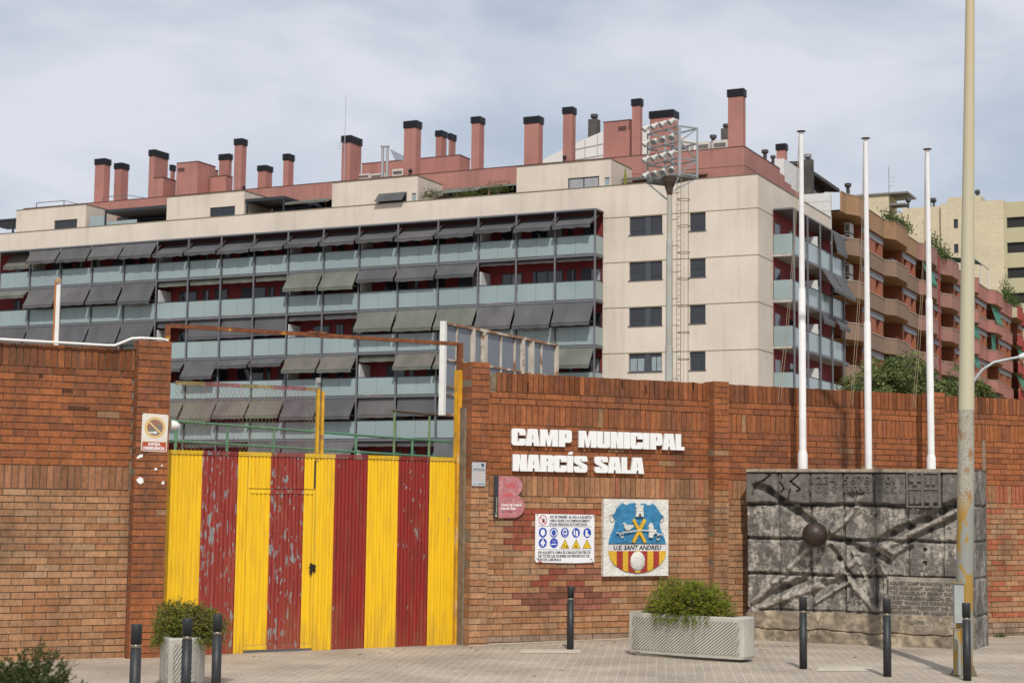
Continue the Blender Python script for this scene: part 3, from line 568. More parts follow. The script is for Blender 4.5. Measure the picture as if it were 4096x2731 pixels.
# ================================================================== GATE
def gate_mat(name, base, dark, n_lo, n_hi, seed):
    m = bpy.data.materials.new(name); m.use_nodes = True; t = m.node_tree; b = t.nodes['Principled BSDF']; b.inputs['Roughness'].default_value = .5
    g = N(t, 'ShaderNodeNewGeometry'); mp = N(t, 'ShaderNodeMapping'); mp.inputs['Scale'].default_value = (1, 1, .30); mp.inputs['Location'].default_value = (seed, seed * 2, seed)
    t.links.new(g.outputs['Position'], mp.inputs[0]); no = N(t, 'ShaderNodeTexNoise'); no.inputs['Scale'].default_value = 24; no.inputs['Detail'].default_value = 2.2; no.inputs['Roughness'].default_value = .55; t.links.new(mp.outputs[0], no.inputs[0])
    nl = N(t, 'ShaderNodeTexNoise'); nl.inputs['Scale'].default_value = 1.6; nl.inputs['Detail'].default_value = 2; t.links.new(mp.outputs[0], nl.inputs[0])
    ad = N(t, 'ShaderNodeMath', operation='MULTIPLY_ADD'); ad.inputs[1].default_value = .55; t.links.new(nl.outputs[0], ad.inputs[0]); t.links.new(no.outputs[0], ad.inputs[2])
    r = N(t, 'ShaderNodeMapRange'); r.inputs[1].default_value = n_lo; r.inputs[2].default_value = n_hi; t.links.new(ad.outputs[0], r.inputs[0])
    nf = N(t, 'ShaderNodeTexNoise'); nf.inputs['Scale'].default_value = 9; nf.inputs['Detail'].default_value = 4
    m2 = N(t, 'ShaderNodeMapping'); m2.inputs['Scale'].default_value = (3, 3, .25); t.links.new(g.outputs['Position'], m2.inputs[0]); t.links.new(m2.outputs[0], nf.inputs[0])
    x1 = N(t, 'ShaderNodeMixRGB'); x1.inputs[1].default_value = (*base, 1); x1.inputs[2].default_value = (*dark, 1)
    r1 = N(t, 'ShaderNodeMapRange'); r1.inputs[1].default_value = .42; r1.inputs[2].default_value = .66; t.links.new(nf.outputs[0], r1.inputs[0]); t.links.new(r1.outputs[0], x1.inputs[0])
    x2 = N(t, 'ShaderNodeMixRGB'); x2.inputs[2].default_value = (.23, .235, .235, 1); t.links.new(r.outputs[0], x2.inputs[0]); t.links.new(x1.outputs[0], x2.inputs[1]); 
    sx = N(t, 'ShaderNodeSeparateXYZ'); t.links.new(g.outputs['Position'], sx.inputs[0]); rz = N(t, 'ShaderNodeMapRange'); rz.inputs[1].default_value = .0; rz.inputs[2].default_value = .7; rz.inputs[3].default_value = .62; rz.inputs[4].default_value = .0; t.links.new(sx.outputs[2], rz.inputs[0])
    nd = N(t, 'ShaderNodeTexNoise'); nd.inputs['Scale'].default_value = 5; nd.inputs['Detail'].default_value = 7; md = N(t, 'ShaderNodeMapping'); md.inputs['Scale'].default_value = (2, 2, .3); t.links.new(g.outputs['Position'], md.inputs[0]); t.links.new(md.outputs[0], nd.inputs[0])
    ad2 = N(t, 'ShaderNodeMath', operation='MULTIPLY_ADD'); ad2.inputs[1].default_value = .35; t.links.new(rz.outputs[0], ad2.inputs[0]); t.links.new(nd.outputs[0], ad2.inputs[2])
    rd = N(t, 'ShaderNodeMapRange'); rd.inputs[1].default_value = .57; rd.inputs[2].default_value = .82; rd.inputs[4].default_value = .33; t.links.new(ad2.outputs[0], rd.inputs[0])
    x3 = N(t, 'ShaderNodeMixRGB'); x3.inputs[2].default_value = (.26, .14, .05, 1); t.links.new(rd.outputs[0], x3.inputs[0]); t.links.new(x2.outputs[0], x3.inputs[1]); t.links.new(x3.outputs[0], b.inputs['Base Color'])
    return m
GY = gate_mat('gate_yellow', (.80, .50, .006), (.70, .42, .012), 1.12, 1.13, 3.1); GR_ = gate_mat('gate_red', (.255, .016, .012), (.17, .020, .012), 1.02, 1.03, 5.3); GRW = gate_mat('gate_red_worn', (.22, .022, .015), (.30, .045, .03), .862, .872, 8.7)
GYD = mat('gate_post_yellow', (.55, .30, .012), .6, var=.2, vs=8, col2=(.30, .14, .05), thr=(.56, .68), s2=7)
RUST = mat('rusty_steel', (.16, .055, .022), .85, var=.35, vs=14, bump=.4, col2=(.40, .20, .03), thr=(.60, .66), s2=6)
GT = thing('striped_gate', GF.p(2, 0, 0), 'tall corrugated metal double gate painted in yellow and red stripes, paint flaking', 'gate')
def corrug(mb, g0, g1, z0, z1, b0=0., pitch=.0485):
    """trapezoid ribs in plan, extruded between z0 and z1"""
    pts = []; n = max(1, round((g1 - g0) / pitch)); p = (g1 - g0) / n
    for i in range(n): x = g0 + i * p; pts += [(x, b0), (x + p * .62, b0), (x + p * .68, b0 - .012), (x + p * .93, b0 - .012)]
    pts.append((g1, b0))
    zb = lambda a: (z0(a) if callable(z0) else z0)
    n0 = mb.vs([GF.p(a, b, zb(a)) for a, b in pts]); n1 = mb.vs([GF.p(a, b, z1) for a, b in pts])
    for i in range(len(pts) - 1): mb.face((n0 + i, n0 + i + 1, n1 + i + 1, n1 + i))
zb = lambda a: zg(GF.p(a, 0, 0)) - .035
STR = [(.07, .504, 'y'), (.504, .957, 'w'), (.957, 1.38, 'y'), (1.38, 1.824, 'w'), (1.824, 2.0, 'y')], [(2.0, 2.232, 'y'), (2.232, 2.683, 'r'), (2.683, 3.112, 'y'), (3.112, 3.558, 'r'), (3.558, 3.93, 'y')]
for li, stripes in enumerate(STR):
    mb = MB()
    for g0, g1, c in stripes:
        mb.m = {'y': 0, 'w': 2, 'r': 1}[c]
        if li == 0 and g1 > 1.09:                        # the wicket door sits in this leaf
            lo = max(g0, 1.09)
            if g0 < 1.09: corrug(mb, g0, 1.085, zb, 2.35)
            corrug(mb, lo, min(g1, 1.975), lambda a: 1.955, 2.35)
            if g1 > 1.98: mb.box(GF, 1.98, 2.0, -.03, .004, -.03, 2.35)
        else: corrug(mb, g0, g1, zb, 2.345)
        mb.box(GF, g0, g1, -.03, .012, 2.352, 2.366); mb.box(GF, g0, g1, -.03, .012, 2.372, 2.384); mb.box(GF, g0, g1, -.03, .008, 2.388, 2.396)
    leaf = mb.build('gate_leaf', [GY, GR_, GRW], GT, fix=False)
    if li == 0: leaf['label'] = 'left leaf with badly flaking red stripes and a small door in it'
    mb = MB()
    for z in (1.0, 2.25, .12): mb.box(GF, stripes[0][0], stripes[-1][1] - .01, -.07, -.03, z, z + .05)
    mb.build('leaf_frame', RUST, leaf)
mb = MB()
for g0, g1, c in ((1.115, 1.38, 0), (1.38, 1.824, 2), (1.824, 1.945, 0)):
    mb.m = c; corrug(mb, g0, g1, lambda a: .06, 1.89, -.002); mb.box(GF, g0, g1, -.02, .004, 1.893, 1.945); mb.box(GF, g0, g1, -.02, .003, -.0, .055)
mb.m = 0; mb.box(GF, 1.088, 1.113, -.02, .005, -.0, 1.947); mb.box(GF, 1.947, 1.972, -.02, .005, -.0, 1.947)
DR = mb.build('wicket_door', [GY, GR_, GRW], GT, fix=False)
mb = MB(); mb.box(GF, 1.925, 1.95, .004, .022, .90, 1.04); mb.bar(GF.p(1.985, .04, 1.0), GF.p(1.90, .045, .985), .018, .024); mb.tube([GF.p(1.965, .0, 1.005), GF.p(1.965, .05, 1.005)], .022, 10); mb.box(GF, 1.965, 1.99, .0, .02, .93, .985); mb.build('door_handle', mat('black_metal', (.015, .015, .015), .4), DR)
mb = MB(); mb.box(GF, 1.953, 1.972, -.06, .0055, 1.97, 2.31); mb.build('slot', BLK, GT)
# mesh panel over the left leaf
mb = MB(); cols = [(.27, .19, .07), (.22, .06, .055), (.25, .18, .06), (.22, .055, .055), (.27, .18, .06)]
for (g0, g1), c in zip(((.14, .504), (.504, .957), (.957, 1.38), (1.38, 1.824), (1.824, 2.02)), cols):
    mb.col = c
    for k in range(3): mb.box(GF, g0, g1, -.03, .006, 3.183 + k * .0165, 3.194 + k * .0165)
    x = g0
    while x < g1 - .005:
        n = 7; hz = (3.18 - 2.40) / n
        for k in range(n):
            z0 = 2.40 + k * hz
            for dx in (.0245, -.0245): mb.bar(GF.p(x + .0245, -.01, z0), GF.p(x + .0245 + dx, -.01, z0 + hz / 2), .0021); mb.bar(GF.p(x + .0245 + dx, -.01, z0 + hz / 2), GF.p(x + .0245, -.01, z0 + hz), .0021)
        x += .049
mb.build('mesh_panel', mat('mesh_paint', (1, 1, 1), .8, var=.5, vs=18, attr=True), GT, fix=False, attr=True)
for q in ((1.968, 2.004, -.035, .01, 2.30, 3.20), (2.032, 2.066, -.035, .01, 2.34, 3.185), (3.91, 3.94, -.03, .012, 2.34, 3.25)): mb = MB(); mb.box(GF, *q); mb.build('upright', GYD, GT)
for q in ((3.945, 4.02, -.1, .02, -.1, 3.545), (.0, .075, -.1, -.002, -.1, 2.35)): mb = MB(); mb.box(GF, *q); mb.build('gate_post', mat('post_orange', (.60, .30, .015), .6, var=.25, vs=6, col2=(.62, .42, .2), thr=(.6, .75), s2=5), GT)
mb = MB(); mb.box(GF, 3.95, 4.012, -.06, .018, 3.545, 3.905); mb.box(GF, .0, .055, -.06, -.0, 2.35, 3.905); mb.box(GF, .0555, 3.9495, -.06, .0, 3.868, 3.915); mb.box(GF, 1.85, 2.2, -.065, .008, 3.862, 3.885); mb.box(GF, 1.84, 2.08, -.065, .006, 3.9, 3.935); mb.build('overhead_beam', RUST, GT)
mb = MB(); mb.tube([GF.p(1.985, -.01, 3.24), GF.p(1.985, -.01, 3.29)], .012); mb.tube([GF.p(1.985, -.01, 3.285), GF.p(1.985, -.01, 3.35)], .034, 12); mb.build('rain_lamp', mat('grey_cast', (.3, .31, .3), .5), GT)
# ================================================================== MURAL (cast concrete relief block)
ML = V((3.34125, 23.2387, 0)); MF = Fr(ML, -FV, -FS)
def mz(x, y): return (2900 + x * .6255, 1750 + y * .6255)
def mp_(x, y): return MF.ab(*mz(x, y))
MW, MH = 3.09, 2.33
seg = lambda pts: [mp_(*p) for p in pts]
#  (points in the relief's own plane, half width, depth (+cut, -ridge), profile)
FEAT = []
def feat(pts, hw, d):
    q = seg(pts)
    for p0, p1 in zip(q, q[1:]): FEAT.append((p0, p1, hw, d))
feat([(222, 315), (300, 345), (370, 400), (470, 470), (575, 560)], .038, .10)
feat([(690, 640), (790, 665), (880, 710), (970, 735), (1055, 795)], .030, .09)
feat([(690, 700), (740, 770), (790, 840), (830, 900)], .026, .08); feat([(985, 665), (1080, 610), (1190, 568), (1300, 520), (1400, 468), (1490, 425), (1600, 380), (1690, 320)], .034, .10)
feat([(1195, 655), (1320, 590), (1500, 500), (1690, 400)], .024, .08); feat([(200, 1075), (400, 950), (560, 880)], .03, .06)
feat([(330, 985), (520, 920)], .03, .07); feat([(860, 760), (920, 880), (935, 1000)], .02, .05); feat([(590, 1010), (640, 930), (780, 900)], .035, .06)
feat([(820, 375), (885, 365)], .03, .06); feat([(1040, 800), (1200, 700)], .022, .06); feat([(985, 900), (985, 1085)], .012, .05); feat([(1015, 905), (1015, 1085)], .01, .04)
for pts, hw in (([(1020, 700), (1200, 620), (1500, 462), (1690, 360)], .030), ([(760, 800), (800, 880), (850, 960), (980, 1105)], .028), ([(835, 720), (880, 800), (915, 890), (945, 1010)], .022), ([(910, 880), (1000, 800), (1050, 890)], .014),
                ([(200, 1090), (400, 1020), (600, 955), (770, 850), (850, 780)], .032), ([(200, 1050), (330, 920), (430, 830), (540, 720)], .03), ([(600, 1050), (720, 970), (810, 915)], .018), ([(700, 600), (790, 530), (860, 440), (880, 380)], .028), ([(960, 735), (1020, 690), (1100, 740), (1060, 800)], .022), ([(800, 960), (800, 1040)], .010)):
    feat(pts, hw, -.045)
for pts in ([(240, 222), (312, 240), (270, 275), (205, 300), (200, 370)], [(505, 222), (470, 260), (440, 280), (500, 330), (480, 345)], [(440, 330), (420, 400)], [(375, 285), (400, 320), (380, 350)], [(380, 215), (385, 260)]): feat(pts, .006, .06)
BH = [(mp_(x, y), r, d) for x, y, r, d in ((1290, 715, .022, .06), (1292, 800, .026, .07), (880, 1045, .03, -.03), (620, 880, .0, 0), (1470, 735, .04, -.03))]
ROWZ = [.40, .895, 1.373, 1.845]; JX = [.47, .92, 1.38, 1.80, 2.24, 2.69]
def pn(a, c, s=1., o=0.): return noise.noise(V((a * s + o, c * s * 1.0, o * .7)))
def relief(a, c):
    """height of the relief face and how pale it is: weathered streaks, paler ridges (0 dark cast skin, 1 pale)"""
    wa = a + .012 * pn(a, c, 6, 3); wc = c + .014 * pn(a, c, 5, 9); h = .0; pale = .0
    row = 0
    for i, z in enumerate(ROWZ):
        if c > z + (.07 * pn(a, 0, 2.2, 23) - .05 * max(0, 1 - a / .6) if i == 0 else 0): row = i + 1
    h = [.03, .0, .012, .02, .075][row]
    for i, z in enumerate(ROWZ):
        d = abs(wc - z)
        if d < .034: h -= (.08 if i else .04) * (1 - d / .034)
    if row > 0:
        for j in JX:
            d = abs(wa - j)
            if d < .024: h -= .045 * (1 - d / .024)
        h += .02 * pn(round(a / .46 - .2), row, 1, 4) * (row < 4)
    if c > 2.285: h = .09
    elif c > 2.265: h -= .04
    ridge = 0.; cutk = 0.
    if c < 2.26:
        for p0, p1, hw, d in FEAT:
            if a < min(p0[0], p1[0]) - .12 or a > max(p0[0], p1[0]) + .12 or c < min(p0[1], p1[1]) - .12 or c > max(p0[1], p1[1]) + .12: continue
            vx, vy = p1[0] - p0[0], p1[1] - p0[1]; t = max(0, min(1, ((wa - p0[0]) * vx + (wc - p0[1]) * vy) / (vx * vx + vy * vy)))
            dd = math.hypot(wa - p0[0] - t * vx, wc - p0[1] - t * vy)
            W_ = hw * (2.3 if d > 0 else 2.1)
            if dd < W_:
                k = 1 - dd / W_; k = k * k * (3 - 2 * k); k = min(1, k * 1.25)
                h -= d * k
                if d < 0: ridge = max(ridge, k ** 1.3)
                else: cutk = max(cutk, k)
        for (x, y), r, d in BH:
            dd = math.hypot(a - x, c - y)
            if r and dd < r * 1.3: h -= d * min(1, 2 * (1 - dd / (r * 1.3)))
    h += .030 * pn(a, c, 2.3, 14) * (row < 4)
    h += .004 * pn(a, c, 60, 3) + (.012 * pn(a, c, 9, 1) + .006 * pn(a, c, 26, 2)) * (.25 if row == 4 else 1)
    if row == 0: h = .05 + .03 * pn(a, c, 4, 6) + .012 * pn(a, c, 15, 2) - .035 * max(0, 1 - abs(c - .15 - .03 * pn(a, 0, 5, 8)) / .014)
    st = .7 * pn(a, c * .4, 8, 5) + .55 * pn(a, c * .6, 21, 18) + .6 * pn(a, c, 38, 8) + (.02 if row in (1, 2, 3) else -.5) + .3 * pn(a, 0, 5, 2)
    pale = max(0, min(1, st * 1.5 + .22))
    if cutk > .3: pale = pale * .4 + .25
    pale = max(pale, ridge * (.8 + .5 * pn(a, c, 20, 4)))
    return h, pale, row
NA, NC = 300, 226
mb = MB()
for j in range(NC + 1):
    for i in range(NA + 1):
        a = MW * i / NA; c = -.06 + (MH + .06) * j / NC; h, p, row = relief(a, c)
        edge = min(i, NA - i)
        aa = a
        if i == 0: aa = -.03 * (row == 0) + .012 * pn(0, c, 9)
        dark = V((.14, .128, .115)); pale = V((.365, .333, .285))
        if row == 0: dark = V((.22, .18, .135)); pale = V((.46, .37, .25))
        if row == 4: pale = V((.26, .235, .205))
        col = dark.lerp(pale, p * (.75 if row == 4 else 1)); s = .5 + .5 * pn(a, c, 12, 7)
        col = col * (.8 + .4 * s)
        if row == 0: col = col.lerp(V((.44, .36, .25)), max(0, min(.8, 1.6 * pn(a, c, 6, 31))))
        if c > 2.285: col = V((.30, .25, .19))
        mb.col = tuple(col)
        mb.vs([MF.p(aa, .10 + h - (.05 if edge == 0 else .012 if edge == 1 else 0), c)])
for j in range(NC):
    for i in range(NA): k = j * (NA + 1) + i; mb.face((k, k + 1, k + NA + 2, k + NA + 1))
# right side, back and top close the block (it is a wedge in plan)
mb.col = (.13, .12, .115); nb = 40; side = []
for j in range(NC + 1):
    c = -.06 + (MH + .06) * j / NC; r_ = []
    for i in range(13):
        d = i / 12; x = MW - .005 - .0 * d; h = .10 - .95 * d
        k = .03 * pn(d * 2, c, 5, 11) + .012 * pn(d * 5, c, 14, 3)
        for z in ROWZ:
            if abs(c - z) < .03: k -= .03 * (1 - abs(c - z) / .03)
        pl = max(0, min(1, pn(d, c * .3, 9, 5) * 2 + .2)); mb.col = tuple(V((.12, .11, .10)).lerp(V((.27, .25, .225)), pl))
        r_.append(mb.vs([MF.p(x + k * (i > 0), h, c)]))
    side.append(r_)
for j in range(NC):
    for i in range(12): mb.face((side[j][i], side[j][i+1], side[j+1][i+1], side[j+1][i]))
mb.col = (.3, .25, .19)
mb.quad(MF.p(-.0, .16, MH - .004), MF.p(MW, .16, MH - .004), MF.p(MW, -.85, MH - .004), MF.p(0, -.12, MH - .004))
mb.col = (.14, .12, .1); mb.quad(MF.p(0, .08, -.1), MF.p(0, -.12, -.1), MF.p(0, -.12, MH), MF.p(0, .08, MH)); mb.quad(MF.p(0, -.12, -.1), MF.p(MW, -.85, -.1), MF.p(MW, -.85, MH), MF.p(0, -.12, MH))
CONC = mat('cast_concrete', (1, 1, 1), .92, var=.24, vs=16, bump=.45, bs=45, attr=True, spec=.2)
MU = thing('concrete_relief', MF.p(1.5, 0, 0), 'weathered concrete relief wall with football iron ball, raised numbers and carved lines', 'relief')
o = mb.build('cast_block', CONC, MU, fix=False, attr=True, smooth=False)
mb = MB(); a_, c_ = mp_(612, 618); mb.ball(MF.p(a_, .29, c_), .170, 20, 32); mb.tube([MF.p(a_, .0, c_), MF.p(a_, .2, c_)], .05)
mb.build('iron_ball', mat('dark_iron', (.035, .02, .014), .5, var=.35, vs=9, bump=.2, bs=30, spec=.5), MU, smooth=True)
NUM = mat('relief_numerals', (.135, .122, .108), .92, var=.2, vs=20, bump=.5); hb = .170
mb = MB()
for s, x0, x1 in (('1234', 580, 742), ('5678', 782, 950), ('9', 975, 1003), ('10', 1022, 1085), ('11', 1100, 1158)):
    (a0, c0), (a1, c1) = mp_(x0, 292), mp_(x1, 292); t0 = mp_(x0, 245)[1]; text(mb, MF, s, a0, a1, c0, t0, hb, .028, .0)
for s, x0, x1 in (('9101', 570, 742), ('5678', 782, 950), ('1234', 985, 1150)):
    (a0, c0), (a1, c1) = mp_(x0, 350), mp_(x1, 350); t0 = mp_(x0, 308)[1]; text(mb, MF, s, a0, a1, c0, t0, hb, .018, .0, mirror=True)
mb.build('numerals', NUM, MU)
mb = MB()
def rect(x0, y0, x1, y1, d=.03):
    (a0, c0), (a1, c1) = mp_(x0, y1), mp_(x1, y0); mb.box(MF, a0, a1, hb - .01, hb + d, c0, c1)
for cx, cy in ((1235, 268), (1338, 400)): rect(cx - 12, cy - 38, cx + 12, cy + 38); rect(cx - 38, cy - 12, cx - 12.2, cy + 14); rect(cx + 12.2, cy - 12, cx + 38, cy + 14)
for cx, cy in ((1318, 275), (1353, 275), (1213, 395), (1248, 395)): rect(cx - 11, cy - 28, cx + 11, cy + 28)
for x0, y0, x1, y1 in ((1180, 222, 1190, 445), (1276, 232, 1288, 436), (1382, 222, 1396, 445), (1190, 222, 1382, 232), (1190, 322, 1276, 334), (1288, 322, 1382, 334), (1190, 436, 1382, 446)): rect(x0, y0, x1, y1, .02)
mb.build('shield_panel', NUM, MU)
mb = MB()
(a0, c0), (a1, c1) = mp_(1065, 1195), mp_(1480, 897); mb.box(MF, a0, a1 + .1, .06, .145, c0, c1); mb.build('inscription_panel', mat('inscription_stone', (.30, .265, .22), .92, var=.3, vs=7, bump=.6, bs=30, col2=(.16, .14, .12), thr=(.5, .7), s2=4), MU)
mb = MB()
for i, (s, k) in enumerate((('AQUEST CAMP MUNICIPAL DE FUT', 1), ('BOL C.D. SANT ANDREU HA ES', 1), ('TAT INAUGURAT ESSENT BATLLE', 1), ('DE BARCELONA L\'EXCM. SR. EN', 1), ('JOSEP MARIA DE PORCIOLES I', 1), ('COLOMER I PRESIDENT DEL C.D.', 1), ('SANT ANDREU EN NARCIS SALA', 1))):
    cc = mp_(1075, 932 + i * 30.4)[1]; text(mb, MF, s, a0 + .012, a1 + .07, cc, cc + .040, .1445, .012, .015)
cc = mp_(1080, 1178)[1]; text(mb, MF, '19 DE MARÇ 1970', a0 + .02, a0 + .46, cc, cc + .042, .1445, .012, .015)
mb.build('inscription', mat('inscription_letters', (.16, .14, .115), .92, var=.2, vs=20), MU)
# ================================================================== FLAGPOLES
WP = mat('white_pole_paint', (.72, .71, .70), .5, var=.06, vs=6, col2=(.40, .27, .18), thr=(.68, .74), s2=5); ROPE = mat('rope', (.36, .29, .2), .9)
zz_ = [('tallest white flagpole, the left one, joint highest, with a slack rope', 1844, 7.15, 4.90, 1, (1862, 1805)), ('middle white flagpole above the relief, joint lowest, without a collar', 1995, 7.177, 4.498, 0, (1990, 1955)), ('right white flagpole of the three, next to the tall cream lamp post', 2139, 7.139, 4.905, 1, (2125, 2100))]
for lab, xd, zt, zj, collar, _r in zz_:
    q = onp(xd * 1.7415, 1074 * 1.7415, WO + WN * .52, WN); b = V((q.x, q.y, zg(q)))
    F = thing('flagpole', b, lab, 'flagpole', 'white flagpoles behind the concrete relief')
    P = lambda z: V((b.x, b.y, z))
    mb = MB(); mb.tube([P(-.1), P(zj - .03), P(zj)], [.053, .050, .040], 18)
    if collar: mb.tube([P(-.1), P(2.55), P(2.60)], [.069, .067, .052], 18)
    mb.build('lower_tube', WP, F, smooth=True)
    mb = MB(); mb.tube([P(zj - .02), P(zt - .45), P(zt)], [.041, .033, .031], 16); mb.build('upper_tube', WP, F, smooth=True)
    mb = MB(); mb.tube([P(zt), P(zt + .012), P(zt + .02)], [.03, .068, .06], 16); mb.build('finial_disc', mat('cap_rust', (.09, .05, .035), .8, var=.3), F)
    mb = MB(); hook = P(zt - .06) - V((.035, 0, 0)); foot = V((b.x - .45, b.y + .05, 2.6)); foot = V((b.x - (.30 if xd < 1900 else .20 if xd < 2050 else .19), b.y + .3, 3.3))
    for dx in (0, .035): mb.tube([hook + V((dx * .3, 0, 0)), hook.lerp(foot, .4) + V((.05 + dx * .5, 0, 0)), hook.lerp(foot, .75) + V((.03 + dx, 0, 0)), foot + V((dx, 0, 0))], .0036, 4)
    mb.build('halyard', ROPE, F)
# ================================================================== TALL LAMP POST with cabinet
def post_mat():
    m = bpy.data.materials.new('old_post_paint'); m.use_nodes = True; t = m.node_tree; b = t.nodes['Principled BSDF']; b.inputs['Roughness'].default_value = .6
    g = N(t, 'ShaderNodeNewGeometry'); sx = N(t, 'ShaderNodeSeparateXYZ'); t.links.new(g.outputs['Position'], sx.inputs[0])
    def nz(s, st, lo, hi, d=5):
        mp = N(t, 'ShaderNodeMapping'); mp.inputs['Scale'].default_value = st; t.links.new(g.outputs['Position'], mp.inputs[0]); n = N(t, 'ShaderNodeTexNoise'); n.inputs['Scale'].default_value = s; n.inputs['Detail'].default_value = d; t.links.new(mp.outputs[0], n.inputs[0])
        r = N(t, 'ShaderNodeMapRange'); r.inputs[1].default_value = lo; r.inputs[2].default_value = hi; t.links.new(n.outputs[0], r.inputs[0]); return r.outputs[0], n.outputs[0]
    def mix(f, a, c):
        x = N(t, 'ShaderNodeMixRGB'); t.links.new(f, x.inputs[0])
        for k, v in ((1, a), (2, c)):
            if isinstance(v, tuple): x.inputs[k].default_value = (*v, 1)
            else: t.links.new(v, x.inputs[k])
        return x.outputs[0]
    def zr(lo, hi):
        r = N(t, 'ShaderNodeMapRange'); r.inputs[1].default_value = lo; r.inputs[2].default_value = hi; t.links.new(sx.outputs[2], r.inputs[0]); return r.outputs[0]
    def mul(a, c):
        x = N(t, 'ShaderNodeMath', operation='MULTIPLY'); t.links.new(a, x.inputs[0]); t.links.new(c, x.inputs[1]); return x.outputs[0]
    f1, _ = nz(9, (1, 1, .55), .47, .52); low = mix(f1, (.33, .20, .035), (.25, .26, .23))
    f2, _ = nz(11, (1, 1, .4), .55, .66); mid = mix(f2, (.38, .38, .32), (.30, .16, .07))
    v = N(t, 'ShaderNodeTexVoronoi', feature='DISTANCE_TO_EDGE'); v.inputs['Scale'].default_value = 45; t.links.new(g.outputs['Position'], v.inputs[0])
    rv = N(t, 'ShaderNodeMapRange'); rv.inputs[1].default_value = .02; rv.inputs[2].default_value = .09; rv.inputs[3].default_value = 1; rv.inputs[4].default_value = 0; t.links.new(v.outputs['Distance'], rv.inputs[0]); mid = mix(rv.outputs[0], mid, (.2, .13, .07))
    f3, _ = nz(7, (1, 1, .25), .70, .73); topc = mix(f3, (.48, .44, .31), (.24, .11, .05))
    c = mix(zr(1.75, 2.0), low, mid); c = mix(zr(2.90, 2.905), c, topc); c = mix(zr(5.2, 7.5), c, (.50, .42, .26)); t.links.new(c, b.inputs['Base Color']); return m
PM = post_mat(); LB = V((4.985, 18.35, -.005)); top = V((.18, 0, 0))
LP = thing('lamp_post', LB, 'tall tapered lamp post, cream above and peeling mustard and grey below, at the right', 'lamp post')
P = lambda z, dx=0, dy=0: LB + V((dx, dy, z)) + top * (z / 7.6)
mb = MB(); mb.tube([P(-.05), P(.02), P(2.0), P(4.2), P(7.6), P(9.6)], [.093, .093, .091, .077, .050, .040], 24); mb.build('shaft', PM, LP, smooth=True)
mb = MB()
for k in range(4):
    t = math.radians(45 + 90 * k); d = V((math.cos(t), math.sin(t), 0)); mb.quad(P(.16) + d * .088, P(0) + d * .17, P(0) + d * .088); mb.bar(P(.005) + d * .06, P(.005) + d * .175, .05, .012)
mb.box(Fr(LB, (1, 0, 0), (0, 1, 0)), -.135, .135, -.13, .13, -.01, .006); mb.build('foot_plate', mat('foot_steel', (.2, .17, .12), .7, var=.3), LP)
mb = MB(); fr = Fr(P(0, -.045, -.085), (1, 0, 0), (0, -1, 0)); mb.box(fr, -.083, .02, -.02, .05, .58, 1.005); mb.build('service_door', mat('grey_galv', (.31, .33, .32), .55, var=.12, col2=(.3, .18, .05), thr=(.66, .72)), LP)
mb = MB(); mb.box(fr, -.1, .035, -.02, .07, 1.007, 1.013); mb.box(fr, -.085, .0, -.02, .05, .505, .512); mb.box(fr, -.088, -.02, -.02, .045, .02, .50); mb.build('cable_cover', PM, LP)
mb = MB(); mb.tube([P(9.55), P(9.7, -.4), P(9.85, -1.4)], [.035, .03, .028], 10); mb.build('arm', PM, LP, smooth=True)
mb = MB(); mb.ball(P(9.85, -1.65), .3, 8, 14, (1, .45, .3)); mb.build('lamp_head', mat('lamp_grey', (.4, .41, .4), .4), LP, smooth=True)
# ================================================================== BOLLARDS
BK = mat('bollard_black', (.022, .024, .027), .5, var=.25, vs=14, spec=.4); BD = mat('bollard_band', (.21, .19, .15), .35, metal=.4, var=.15, stretch=(12, 12, 1))
B0 = thing('bollard', (0, 0, 0), 'x', 'bollard', 'black bollards along the pavement')
mb = MB(); mb.tube([(0, 0, -.12), (0, 0, .632)], .0435, 24); mb.build('shaft', BK, B0, smooth=False)
mb = MB(); mb.tube([(0, 0, .632), (0, 0, .668)], .0395, 24); mb.build('reflective_band', BD, B0)
mb = MB(); mb.tube([(0, 0, .668), (0, 0, .812), (0, 0, .82)], [.0445, .0445, .040], 24); mb.build('cap', BK, B0)
for ch in B0.children: [setattr(p, 'use_smooth', len(p.vertices) == 4) for p in ch.data.polygons]
first = True
for lab, x, y, z, h in (('black bollard standing alone left of the long planter', .777, 21.01, .005, .78), ('black bollard in front of the relief, nearest the planter', 3.320, 18.865, .0, .80), ('black bollard in front of the relief\'s inscription', 4.094, 18.11, .0, .835),
                     ('black bollard overlapping the tall lamp post', 4.87, 17.8, .0, .815), ('black bollard leftmost of three, nearest the camera', -2.93, 13.2, 0, .825), ('black bollard in front of the tall planter, middle of three', -2.74, 14.3, 0, .80), ('black bollard in front of the gate, rightmost of the left three', -2.64, 15.2, -.03, .80)):
    if first: B0.location = (x, y, z); B0['label'] = lab; B0.scale = (1, 1, h / .82); first = False
    else: dup(B0, (x, y, z), lab, scale=(1, 1, h / .82))
